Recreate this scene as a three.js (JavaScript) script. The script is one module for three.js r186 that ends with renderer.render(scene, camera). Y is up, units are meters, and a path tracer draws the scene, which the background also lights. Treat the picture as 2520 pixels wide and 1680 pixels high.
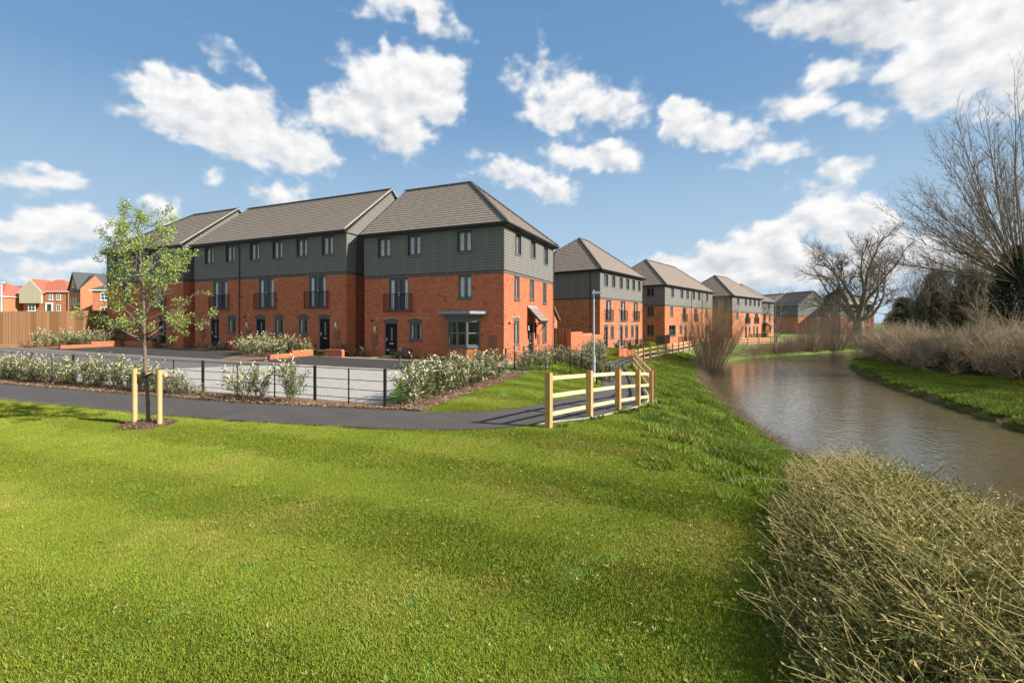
import * as THREE from 'three';
import { mergeGeometries } from 'three/addons/utils/BufferGeometryUtils.js';

// ---------- camera, sky, sun, exposure ----------
const EXPOSURE = 2.0;
const scene = new THREE.Scene();
const camera = new THREE.PerspectiveCamera(2 * Math.atan(840 / 1140) * 180 / Math.PI, 1024 / 682, 0.1, 3000);
camera.position.set(0, 2.25, 0);
camera.lookAt(0, 2.25, -1);
camera.setViewOffset(2520, 1680, 0, 45, 2520, 1680);      // a shift lens: level camera, verticals stay vertical
const renderer = new THREE.WebGLRenderer({ antialias: true });
renderer.toneMapping = THREE.LinearToneMapping;
renderer.toneMappingExposure = EXPOSURE;
renderer.shadowMap.enabled = true;

const SUN = new THREE.Vector3(0.955 * 0.829, 0.559, 0.297 * 0.829).normalize();
const sun = new THREE.DirectionalLight(new THREE.Color().setRGB(1, 0.945, 0.86), 4.7);
sun.name = 'sun'; sun.position.copy(SUN).multiplyScalar(200); sun.castShadow = true; sun.shadow.radius = 1.2;
Object.assign(sun.shadow.camera, { left: -120, right: 120, top: 120, bottom: -120, near: 1, far: 500 });
sun.shadow.mapSize.set(4096, 4096);
scene.add(sun, sun.target);

// ---------- random numbers and noise ----------
function rng(seed) { let s = seed >>> 0; return () => { s = (s + 0x6d2b79f5) | 0; let t = Math.imul(s ^ (s >>> 15), 1 | s); t = (t + Math.imul(t ^ (t >>> 7), 61 | t)) ^ t; return ((t ^ (t >>> 14)) >>> 0) / 4294967296; }; }
const PERM = (() => { const r = rng(11), p = new Uint8Array(512); const a = [...Array(256).keys()]; for (let i = 255; i > 0; i--) { const j = Math.floor(r() * (i + 1)); [a[i], a[j]] = [a[j], a[i]]; } for (let i = 0; i < 512; i++) p[i] = a[i & 255]; return p; })();
const GRAD = (() => { const r = rng(5), g = new Float32Array(768); for (let i = 0; i < 256; i++) { let x, y, z, l; do { x = r() * 2 - 1; y = r() * 2 - 1; z = r() * 2 - 1; l = x * x + y * y + z * z; } while (l > 1 || l < 0.01); l = Math.sqrt(l); g[i * 3] = x / l; g[i * 3 + 1] = y / l; g[i * 3 + 2] = z / l; } return g; })();
function noise3(x, y, z) {
  const X = Math.floor(x), Y = Math.floor(y), Z = Math.floor(z); x -= X; y -= Y; z -= Z;
  const u = x * x * x * (x * (x * 6 - 15) + 10), v = y * y * y * (y * (y * 6 - 15) + 10), w = z * z * z * (z * (z * 6 - 15) + 10);
  const A = PERM[X & 255], B = PERM[(X + 1) & 255], yi = Y & 255, zi = Z & 255;
  const AA = PERM[A + yi], AB = PERM[(A + yi + 1) & 511], BA = PERM[B + yi], BB = PERM[(B + yi + 1) & 511];
  const g = (h, a, b, c) => { const i = PERM[h & 511] * 3; return GRAD[i] * a + GRAD[i + 1] * b + GRAD[i + 2] * c; };
  const l = (a, b, t) => a + (b - a) * t;
  return l(l(l(g(AA + zi, x, y, z), g(BA + zi, x - 1, y, z), u), l(g(AB + zi, x, y - 1, z), g(BB + zi, x - 1, y - 1, z), u), v),
    l(l(g(AA + zi + 1, x, y, z - 1), g(BA + zi + 1, x - 1, y, z - 1), u), l(g(AB + zi + 1, x, y - 1, z - 1), g(BB + zi + 1, x - 1, y - 1, z - 1), u), v), w);
}
function fbm(x, y, z, o = 4, gain = 0.5) { let s = 0, a = 1, n = 0; for (let i = 0; i < o; i++) { s += a * noise3(x, y, z); n += a; x *= 2.03; y *= 2.03; z *= 2.03; a *= gain; } return s / n; }
const clamp = (x, a = 0, b = 1) => Math.min(b, Math.max(a, x)), lerp = (a, b, t) => a + (b - a) * t;
const smooth = (x, a, b) => { const t = clamp((x - a) / (b - a)); return t * t * (3 - 2 * t); };
const D2R = Math.PI / 180;

// ---------- the sky: clear air and scattered cumulus, all round ----------
{
  const W = 4096, H = 2048, data = new Float32Array(W * H * 4), half = H / 2;
  const stops = [[0, .56, .70, .81], [7, .45, .62, .79], [15, .335, .52, .73], [24, .175, .35, .60], [36, .125, .285, .54], [60, .095, .22, .44], [90, .08, .185, .39]];
  // clouds: azimuth, elevation, half width, half height (degrees), tilt, density, greyness
  const clouds = [[-33.6,22.0,5.1,2.2,3,1,0],[-29.7,19.8,5.9,3.0,-9,1,0],[-25.7,18.3,4.3,2.0,-4,1,0],[-37.3,22.1,2.4,1.6,7,1,0],[-39.5,19.4,2.0,0.7,6,0.55,0],[-35.0,19.2,3.6,1.4,-3,0.9,0],[-14.5,26.7,5.0,3.1,7,1,0],[-11.2,27.4,4.3,2.6,-4,1,0],[-16.5,23.5,5.4,2.4,-3,0.95,0],[-13.0,21.6,2.8,2.8,-15,0.95,0],[-22.5,22.5,2.4,1.9,9,0.62,0],[-8.3,25.2,2.3,1.8,4,0.9,0],[-15.5,29.4,1.1,1.4,8,0.7,0],[-13.0,33.3,4.5,1.2,7,0.75,0],[-8.9,32.6,2.3,1.2,-22,0.75,0],[-31.7,26.5,3.1,0.7,-44,0.28,0],[-29.9,25.4,2.0,0.5,-45,0.28,0],[6.1,26.0,4.1,2.6,-3,0.9,0],[4.0,23.2,3.7,1.3,-2,0.85,0],[9.3,24.1,3.9,1.8,-13,0.8,0],[13.9,24.4,2.7,1.9,13,0.62,0],[3.2,30.3,1.0,3.0,-10,0.4,0],[0.2,28.7,1.4,1.2,0,0.35,0],[9.5,19.4,5.2,1.7,-7,1,0],[0.2,18.1,5.6,1.5,-8,0.65,0],[4.8,15.8,2.8,1.6,-1,0.75,0],[21.7,21.5,3.6,2.0,-18,0.95,0],[19.8,22.9,1.6,1.5,-8,0.9,0],[25.8,20.1,2.1,1.5,-9,0.6,0],[29.2,18.0,3.4,1.1,-10,0.5,0],[27.1,17.1,3.2,1.0,8,0.45,0],[44.7,22.9,4.8,4.1,-9,1,0],[41.3,21.3,3.3,1.9,-18,1,0],[47.6,20.3,3.0,2.9,-21,1,0],[37.8,27.7,8.5,1.8,-24,1,0.6],[46.6,24.7,5.8,1.8,-24,1,0.5],[33.9,23.1,3.8,1.7,27,0.8,0],[30.0,22.0,3.3,1.4,-2,0.5,0],[29.2,30.3,3.2,1.2,-40,0.55,0.1],[36.4,19.7,2.7,0.8,-14,0.45,0],[35.5,10.9,3.4,2.3,-8,1,0],[32.7,10.8,2.1,1.7,-7,1,0],[37.4,9.0,2.4,1.8,-19,1,0],[29.2,8.5,3.5,1.9,-5,0.9,0],[26.2,6.8,6.0,2.0,-3,0.9,0.25],[19.4,6.8,3.6,1.1,-2,0.8,0.1],[31.6,5.8,5.8,1.8,-4,1,0.3],[23.6,5.5,6.7,2.0,-2,0.9,0.3],[38.1,6.0,4.0,2.1,-5,0.9,0.2],[43.1,6.0,4.9,1.5,-5,0.8,0.1],[35.0,14.8,2.7,0.9,-10,0.5,0],[34.2,13.2,2.5,0.9,-9,0.45,0],[47.3,5.2,3.0,1.8,-6,0.7,0.1],[-44.5,8.7,3.5,1.6,0,1,0],[-47.1,7.2,1.7,1.3,8,0.95,0.1],[-41.5,8.5,2.1,1.4,7,0.9,0],[-37.2,10.8,1.2,1.7,8,0.9,0],[-45.6,12.2,2.6,0.9,1,0.85,0.1],[-26.7,14.0,2.6,1.2,7,0.7,0.1],[-33.8,14.5,1.5,0.7,10,0.45,0],[-45.1,4.4,2.0,1.1,4,0.8,0.1],[-42.4,5.2,1.3,0.9,5,0.7,0],[-47.4,4.8,1.2,0.7,5,0.4,0]];
  const r = rng(77);
  for (let i = 0; i < 84; i++) {                      // clouds out of view, made plentiful to whiten the light in the shadows
    const az = 56 + r() * 248, el = 5 + Math.pow(r(), 1.3) * 50, n = 2 + Math.floor(r() * 4), k = 0.6 + el / 45;
    for (let j = 0; j < n; j++) clouds.push([az + (r() - .5) * 9 * k, el + (r() - .5) * 3 * k, (2 + r() * 4) * k, (1.2 + r() * 1.8) * k, (r() - .5) * 30, .6 + r() * .4, r() * .3]);
  }
  for (let i = 0; i < 14; i++) clouds.push([r() * 360, 50 + r() * 35, 6 + r() * 7, 3 + r() * 3, r() * 90, .5 + r() * .5, r() * .3]);
  const M = new Float32Array(W * half), Gy = new Float32Array(W * half), Hh = new Float32Array(W * half);
  for (const [az, el, rx, ry, tilt, s, grey] of clouds) {
    const R = 1.45, ext = Math.max(rx, ry) * R, ce = Math.cos(el * D2R), c = Math.cos(tilt * D2R), sn = Math.sin(tilt * D2R);
    const r0 = Math.max(0, Math.floor((el - ext) / 90 * half)), r1 = Math.min(half - 1, Math.ceil((el + ext) / 90 * half)), cw = Math.min(W / 2 - 1, Math.ceil(ext / Math.max(.12, Math.cos(Math.min(89, el + ext) * D2R)) / 360 * W)), cc = Math.round((az - 90) / 360 * W + W / 2);
    for (let row = r0; row <= r1; row++) for (let k = -cw; k <= cw; k++) {
      const e = (row + .5) / half * 90 - el, a = (cc + k - W / 2) / W * 360 + 90 - az, ax = a * Math.cos((el + e * .5) * D2R);
      const x = (ax * c + e * sn) / rx, y = (-ax * sn + e * c) / ry, q = (x * x + y * y) / (R * R);
      if (q >= 1) continue;
      const m = Math.min(1, s + (s < .8 ? .12 : 0)) * (1 - q), i = row * W + (((cc + k) % W) + W) % W, t = m / (m + M[i] + 1e-6);
      Hh[i] = lerp(Hh[i], clamp(y, -1.4, 1.4), t * t); Gy[i] = lerp(Gy[i], grey, t * t);
      M[i] = Math.max(M[i], m) + .22 * Math.min(M[i], m);
    }
  }
  const near = new Uint8Array((W / 32) * Math.ceil(half / 32 + 1));            // blocks with cloud in or beside them
  for (let row = 0; row < half; row++) for (let col = 0; col < W; col++) if (M[row * W + col] > .005) for (let a = -1; a <= 1; a++) for (let b = -1; b <= 1; b++) near[clamp((row >> 5) + a, 0, half / 32) * (W / 32) + (((col >> 5) + b + W / 32) % (W / 32))] = 1;
  for (let row = 0; row < half; row++) {
    const el = (row + .5) / half * 90, sy = Math.sin(el * D2R), cy = Math.cos(el * D2R);
    let k = 0; while (k < stops.length - 2 && stops[k + 1][0] < el) k++;
    const f = (el - stops[k][0]) / (stops[k + 1][0] - stops[k][0]);
    const base = [1, 2, 3].map((c) => lerp(stops[k][c], stops[k + 1][c], clamp(f)));
    for (let col = 0; col < W; col++) {
      const phi = ((col + .5) / W - .5) * 2 * Math.PI, x = Math.cos(phi) * cy, z = Math.sin(phi) * cy;
      const ang = Math.acos(clamp(x * SUN.x + sy * SUN.y + z * SUN.z, -1, 1)) / D2R, glow = .35 * Math.exp(-ang / 14) + .06 * Math.exp(-ang / 60);
      let R = base[0] + glow, G = base[1] + glow * .95, B = base[2] + glow * .8;
      if (near[(row >> 5) * (W / 32) + (col >> 5)]) {
        // the outline is pushed about by coarse and fine billows before it is read
        const px = x * 1.0, py = sy * 1.25, pz = z * 1.0, wu = noise3(px * 13, py * 13, pz * 13) * 30 + noise3(px * 34 + 5, py * 34, pz * 34) * 13 + noise3(px * 80, py * 80 + 3, pz * 80) * 6, wv = noise3(px * 13 + 9, py * 13, pz * 13 + 4) * 24 + noise3(px * 34, py * 34 + 8, pz * 34) * 11 + noise3(px * 80 + 7, py * 80, pz * 80) * 5;
        const i = clamp(Math.round(row + wv), 0, half - 1) * W + ((Math.round(col + wu / Math.max(.25, cy)) % W) + W) % W, m = M[i];
        if (m > .004) {
          const n = fbm(px * 22, py * 26, pz * 22, 5, .55), nu = fbm(px * 22 + SUN.x * .35, py * 26 + .55, pz * 22 + SUN.z * .35, 4, .55);
          const d = Math.min(m, 1.05) * 1.12 + n * (.95 + .5 * (1 - Math.min(1, m))) - .12, alpha = smooth(d, 0, .85) * clamp(.15 + d * 1.35);
          const thick = clamp(d * 1.3), lit = clamp(.80 + (n - nu) * 1.0 + Hh[i] * .24 * thick - Gy[i] * .5 + (1 - thick) * .1);
          const cr = lerp(.50, .99, lit), cg = lerp(.555, .985, lit), cb = lerp(.62, .98, lit);
          R = lerp(R, cr, alpha); G = lerp(G, cg, alpha); B = lerp(B, cb, alpha);
        }
      }
      const o = ((row + half) * W + col) * 4;
      data[o] = R / EXPOSURE; data[o + 1] = G / EXPOSURE; data[o + 2] = B / EXPOSURE; data[o + 3] = 1;
    }
  }
  for (let i = 0; i < W * half; i++) { data[i * 4] = .14; data[i * 4 + 1] = .15; data[i * 4 + 2] = .11; data[i * 4 + 3] = 1; }
  const tex = new THREE.DataTexture(data, W, H, THREE.RGBAFormat, THREE.FloatType);
  tex.mapping = THREE.EquirectangularReflectionMapping; tex.magFilter = tex.minFilter = THREE.LinearFilter; tex.needsUpdate = true;
  scene.background = tex; scene.environment = tex;
}

// ---------- helpers ----------
const V = (x, y, z) => new THREE.Vector3(x, y, z);
const names = new Map();
function numbered(n) { const k = names.get(n) || 0; names.set(n, k + 1); return k ? n + '_' + String(k).padStart(3, '0') : n; }
function tag(o, label, category, group, kind) { if (label) o.userData.label = label; if (category) o.userData.category = category; if (group) o.userData.group = group; if (kind) o.userData.kind = kind; return o; }
function thing(name, label, category, pos = [0, 0, 0], turn = 0, group) { const o = new THREE.Group(); o.name = numbered(name); o.position.set(...pos); o.rotation.y = turn; tag(o, label, category, group); scene.add(o); return o; }
function add(parent, name, geo, mat, kind) { const m = new THREE.Mesh(geo, mat); m.name = parent === scene ? numbered(name) : name; m.castShadow = m.receiveShadow = true; if (kind) m.userData.kind = kind; parent.add(m); return m; }
function copyOf(o, label, pos, turn, scale = 1) { const c = o.clone(); c.userData = { ...o.userData }; c.name = numbered(o.name.replace(/_\d{3}$/, '')); if (label) c.userData.label = label; c.position.set(...pos); c.rotation.y = turn; c.scale.setScalar(scale); scene.add(c); return c; }
function instanced(parent, name, geo, mat, mats, cols) {
  const m = new THREE.InstancedMesh(geo, mat, mats.length); m.name = parent === scene ? numbered(name) : name; m.castShadow = m.receiveShadow = true; m.userData.kind = 'stuff';
  mats.forEach((x, i) => m.setMatrixAt(i, x)); if (cols) { const c = new THREE.Color(); cols.forEach((k, i) => m.setColorAt(i, c.setRGB(...k))); }
  parent.add(m); return m;
}
const EYE = V(0, 2.25, 0);
// pieces that can be picked apart: the 300 that show largest are meshes of their own, the rest one part
function pieces(parent, name, geo, matList, mats, most = 300) {
  const w = V(0, 0, 0); parent.updateWorldMatrix(true, false);
  const order = mats.map((m, i) => [w.setFromMatrixPosition(m).applyMatrix4(parent.matrixWorld).distanceTo(EYE), i]).sort((a, b) => a[0] - b[0]);
  const rest = matList.map(() => []);
  order.forEach(([, i], k) => {
    const v = (i * 7919 + (i >> 3) * 31) % matList.length;
    if (k < most) { const o = add(parent, name, geo, matList[v]); o.applyMatrix4(mats[i]); } else rest[v].push(mats[i]);
  });
  rest.forEach((r, v) => { if (r.length) instanced(parent, name + '_field', geo, matList[v], r); });
}
class MB {                                                 // collects quads, boxes and tapered tubes into one geometry
  constructor(colored = false) { this.p = []; this.n = []; this.t = []; this.c = colored ? [] : null; this.i = []; this.col = [1, 1, 1]; }
  vert(x, y, z, nx, ny, nz, u = 0, v = 0) { this.p.push(x, y, z); this.n.push(nx, ny, nz); this.t.push(u, v); if (this.c) this.c.push(...this.col); return this.p.length / 3 - 1; }
  quad(a, b, c, d, uw, uh) {
    const ux = b[0] - a[0], uy = b[1] - a[1], uz = b[2] - a[2], vx = d[0] - a[0], vy = d[1] - a[1], vz = d[2] - a[2];
    let nx = uy * vz - uz * vy, ny = uz * vx - ux * vz, nz = ux * vy - uy * vx; const l = Math.hypot(nx, ny, nz) || 1; nx /= l; ny /= l; nz /= l;
    const w = uw ?? Math.hypot(ux, uy, uz), h = uh ?? Math.hypot(vx, vy, vz);
    const k = this.vert(...a, nx, ny, nz, 0, 0); this.vert(...b, nx, ny, nz, w, 0); this.vert(...c, nx, ny, nz, w, h); this.vert(...d, nx, ny, nz, 0, h);
    this.i.push(k, k + 1, k + 2, k, k + 2, k + 3); return this;
  }
  tri(a, b, c) { this.quad(a, b, c, c); this.i.length -= 3; return this; }
  // a box from x0..x1, y0..y1, z0..z1
  box(x0, x1, y0, y1, z0, z1) {
    const A = [x0, y0, z1], B = [x1, y0, z1], C = [x1, y1, z1], D = [x0, y1, z1], E = [x0, y0, z0], F = [x1, y0, z0], G = [x1, y1, z0], H = [x0, y1, z0];
    return this.hexa(A, B, C, D, E, F, G, H);
  }
  hexa(A, B, C, D, E, F, G, H) { return this.quad(A, B, C, D).quad(F, E, H, G).quad(B, F, G, C).quad(E, A, D, H).quad(D, C, G, H).quad(E, F, B, A); }
  // a tapered tube from p to q
  tube(p, q, r0, r1, n = 6, cap = false) {
    const d = [q[0] - p[0], q[1] - p[1], q[2] - p[2]], l = Math.hypot(...d) || 1; d[0] /= l; d[1] /= l; d[2] /= l;
    let a = Math.abs(d[1]) < .9 ? [d[2], 0, -d[0]] : [0, -d[2], d[1]]; const al = Math.hypot(...a) || 1; a = a.map((x) => x / al);
    const b = [d[1] * a[2] - d[2] * a[1], d[2] * a[0] - d[0] * a[2], d[0] * a[1] - d[1] * a[0]];
    const s = this.p.length / 3;
    for (let k = 0; k <= n; k++) { const t = k / n * 2 * Math.PI, c = Math.cos(t), e = Math.sin(t), nx = a[0] * c + b[0] * e, ny = a[1] * c + b[1] * e, nz = a[2] * c + b[2] * e;
      this.vert(p[0] + nx * r0, p[1] + ny * r0, p[2] + nz * r0, nx, ny, nz, k / n * 6.28 * r0, 0); this.vert(q[0] + nx * r1, q[1] + ny * r1, q[2] + nz * r1, nx, ny, nz, k / n * 6.28 * r0, l); }
    for (let k = 0; k < n; k++) { const j = s + k * 2; this.i.push(j, j + 2, j + 1, j + 1, j + 2, j + 3); }
    if (cap) { const o = this.vert(...q, ...d); const ring = []; for (let k = 0; k < n; k++) { const t = k / n * 2 * Math.PI, c = Math.cos(t), e = Math.sin(t); ring.push(this.vert(q[0] + (a[0] * c + b[0] * e) * r1, q[1] + (a[1] * c + b[1] * e) * r1, q[2] + (a[2] * c + b[2] * e) * r1, ...d, (c + 1) * r1, (e + 1) * r1)); } for (let k = 0; k < n; k++) this.i.push(o, ring[k], ring[(k + 1) % n]); }
    return this;
  }
  leaf(p, d, s, len, wid, bend = .15) {                     // p base, d direction, s side (unit vectors): a folded two-face leaf
    const nx = -(d[1] * s[2] - d[2] * s[1]), ny = -(d[2] * s[0] - d[0] * s[2]), nz = -(d[0] * s[1] - d[1] * s[0]), m = len * .5, w = wid * .5, b = wid * bend;
    const k = this.vert(p[0], p[1], p[2], nx, ny, nz, .5, 0);
    this.vert(p[0] + d[0] * m + s[0] * w - nx * b, p[1] + d[1] * m + s[1] * w - ny * b, p[2] + d[2] * m + s[2] * w - nz * b, nx, ny, nz, 1, .5);
    this.vert(p[0] + d[0] * len, p[1] + d[1] * len, p[2] + d[2] * len, nx, ny, nz, .5, 1);
    this.vert(p[0] + d[0] * m - s[0] * w - nx * b, p[1] + d[1] * m - s[1] * w - ny * b, p[2] + d[2] * m - s[2] * w - nz * b, nx, ny, nz, 0, .5);
    this.i.push(k, k + 1, k + 2, k, k + 2, k + 3); return this;
  }
  geo() {
    const g = new THREE.BufferGeometry(); g.setAttribute('position', new THREE.Float32BufferAttribute(this.p, 3)); g.setAttribute('normal', new THREE.Float32BufferAttribute(this.n, 3)); g.setAttribute('uv', new THREE.Float32BufferAttribute(this.t, 2));
    if (this.c) g.setAttribute('color', new THREE.Float32BufferAttribute(this.c, 3)); g.setIndex(this.i); return g;
  }
  to(parent, name, mat, kind) { return add(parent, name, this.geo(), mat, kind); }
}
const unit = (x, y, z) => { const l = Math.hypot(x, y, z) || 1; return [x / l, y / l, z / l]; };
const randDir = (r) => { const z = r() * 2 - 1, t = r() * 6.283, s = Math.sqrt(1 - z * z); return [s * Math.cos(t), z, s * Math.sin(t)]; };
const cross = (a, b) => unit(a[1] * b[2] - a[2] * b[1], a[2] * b[0] - a[0] * b[2], a[0] * b[1] - a[1] * b[0]);

// ---------- textures ----------
function tnoise(seed) {                                      // value noise that repeats every `per` cells
  const h = (x, y) => { let n = Math.imul(x, 374761393) ^ Math.imul(y, 668265263) ^ Math.imul(seed, 974634777); n = Math.imul(n ^ (n >>> 13), 1274126177); return ((n ^ (n >>> 16)) >>> 0) / 4294967296; };
  return (x, y, px, py = px) => { const X = Math.floor(x), Y = Math.floor(y), fx = x - X, fy = y - Y, u = fx * fx * (3 - 2 * fx), v = fy * fy * (3 - 2 * fy), m = (a, p) => ((a % p) + p) % p; const a = m(X, px), b = m(X + 1, px), c = m(Y, py), d = m(Y + 1, py); return lerp(lerp(h(a, c), h(b, c), u), lerp(h(a, d), h(b, d), u), v); };
}
const enc = (x) => Math.round(255 * clamp(x <= .0031308 ? x * 12.92 : 1.055 * Math.pow(x, 1 / 2.4) - .055));
function texture(w, h, metresW, metresH, fn, srgb = true) {
  const d = new Uint8Array(w * h * 4);
  for (let y = 0; y < h; y++) for (let x = 0; x < w; x++) { const c = fn(x / w, y / h), o = (y * w + x) * 4; for (let k = 0; k < 3; k++) d[o + k] = srgb ? enc(c[k]) : Math.round(255 * clamp(c[k])); d[o + 3] = 255; }
  const t = new THREE.DataTexture(d, w, h, THREE.RGBAFormat); t.wrapS = t.wrapT = THREE.RepeatWrapping; t.magFilter = THREE.LinearFilter; t.minFilter = THREE.LinearMipmapLinearFilter; t.generateMipmaps = true; if (srgb) t.colorSpace = THREE.SRGBColorSpace; t.repeat.set(1 / metresW, 1 / metresH); t.needsUpdate = true; return t;
}
const grey = (f) => (u, v) => { const g = f(u, v); return [g, g, g]; };
const na = tnoise(1), nb = tnoise(2), nc = tnoise(3);
const oct = (n, u, v, f, o = 4) => { let s = 0, a = .5, w = 0; for (let i = 0; i < o; i++) { s += a * n(u * f, v * f, f); w += a; f *= 2; a *= .55; } return s / w; };

const T = {};
T.asphalt = texture(1024, 1024, 3, 3, (u, v) => { const s = na(u * 512, v * 512, 512), s2 = nb(u * 256, v * 256, 256), l = oct(nc, u, v, 4, 4); const k = .62 + .5 * s * s2 + .55 * (s > .86 ? s - .6 : 0) + (l - .5) * .45; return [k, k * .985, k * .985].map((x) => x * .8); });
T.asphaltB = texture(512, 512, 1, 1, grey((u, v) => na(u * 170, v * 170, 170) * .7 + nb(u * 85, v * 85, 85) * .3), false);
T.grass = texture(1024, 1024, 5, 5, (u, v) => { const f = na(u * 300, v * 300, 300), m = oct(nb, u, v, 12, 4), y = oct(nc, u, v, 5, 3); const k = .55 + f * .5 + (m - .5) * .6, d = smooth(y, .5, .75) * .6; return [lerp(.55, .95, d) * k, lerp(.95, .85, d) * k, lerp(.35, .5, d) * k]; });
T.mulch = texture(512, 512, .8, .8, (u, v) => { const a = oct(na, u + .02 * nb(u * 20, v * 20, 20), v, 26, 3), b = nb(u * 70, v * 70, 70), k = smooth(a * .6 + b * .4, .25, .8); return [.05 + .25 * k, .032 + .15 * k, .018 + .085 * k]; });
T.wood = texture(256, 1024, .5, 2, (u, v) => { const warp = oct(nb, u, v, 3, 3), g = na(u * 60 + warp * 6, v * 6, 60, 6), g2 = nb(u * 24 + warp * 10, v * 2, 24, 2), kn = smooth(nc(u * 5, v * 14, 5, 14), .9, .97); const k = .82 + .2 * g2 + .1 * g - kn * .4; return [k, k * .97 - kn * .05, k * .92 - kn * .08]; });
T.bark = texture(256, 512, .4, .8, (u, v) => { const w = oct(nb, u, v, 5, 3), k = .5 + .6 * na(u * 24 + w * 8, v * 10, 24, 10) + .25 * (w - .5); return [k, k * .95, k * .88]; });
T.water = texture(1024, 1024, 9, 9, grey((u, v) => { const w = oct(nb, u, v, 6, 3) * .06; return .5 * oct(na, u + w, v * 1, 34, 3) + .3 * nb(u * 90, v * 90, 90) + .3 * oct(nc, u, v, 9, 2); }), false);
T.concrete = texture(512, 512, 1.2, 1.2, (u, v) => { const k = .75 + .35 * oct(na, u, v, 8, 5) + .12 * (nb(u * 256, v * 256, 256) - .5); return [k, k * .99, k * .97]; });
T.tile = texture(256, 256, 1.1, 1.1, (u, v) => { const k = .78 + .3 * oct(na, u, v, 6, 4) + .22 * (nb(u * 128, v * 128, 128) - .5); return [k, k * .99, k * .98]; });
T.brick = texture(1024, 1024, 2.25, 2.25, (u, v) => {   // for walls too far away to tell their bricks apart
  const row = Math.floor(v * 30), x = u * 10 + (row & 1) * .5, col = Math.floor(x) % 10, fy = v * 30 - row, fx = x - Math.floor(x);
  const m = fy < .13 || fx < .045, t = na(col * 7.3 + .5, row * 3.7 + .5, 512), dk = t > .82 ? .45 : 1, k = (.75 + .5 * nb(col + .5, row * 5 + .5, 512)) * dk * (.9 + .2 * nc(u * 200, v * 200, 200));
  return m ? [.40, .27, .18] : [.47 * k, .145 * k, .058 * k];
});
T.metal = texture(256, 256, .6, .6, (u, v) => { const k = .8 + .3 * oct(na, u, v, 10, 4); return [k, k, k * 1.02]; });

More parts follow.
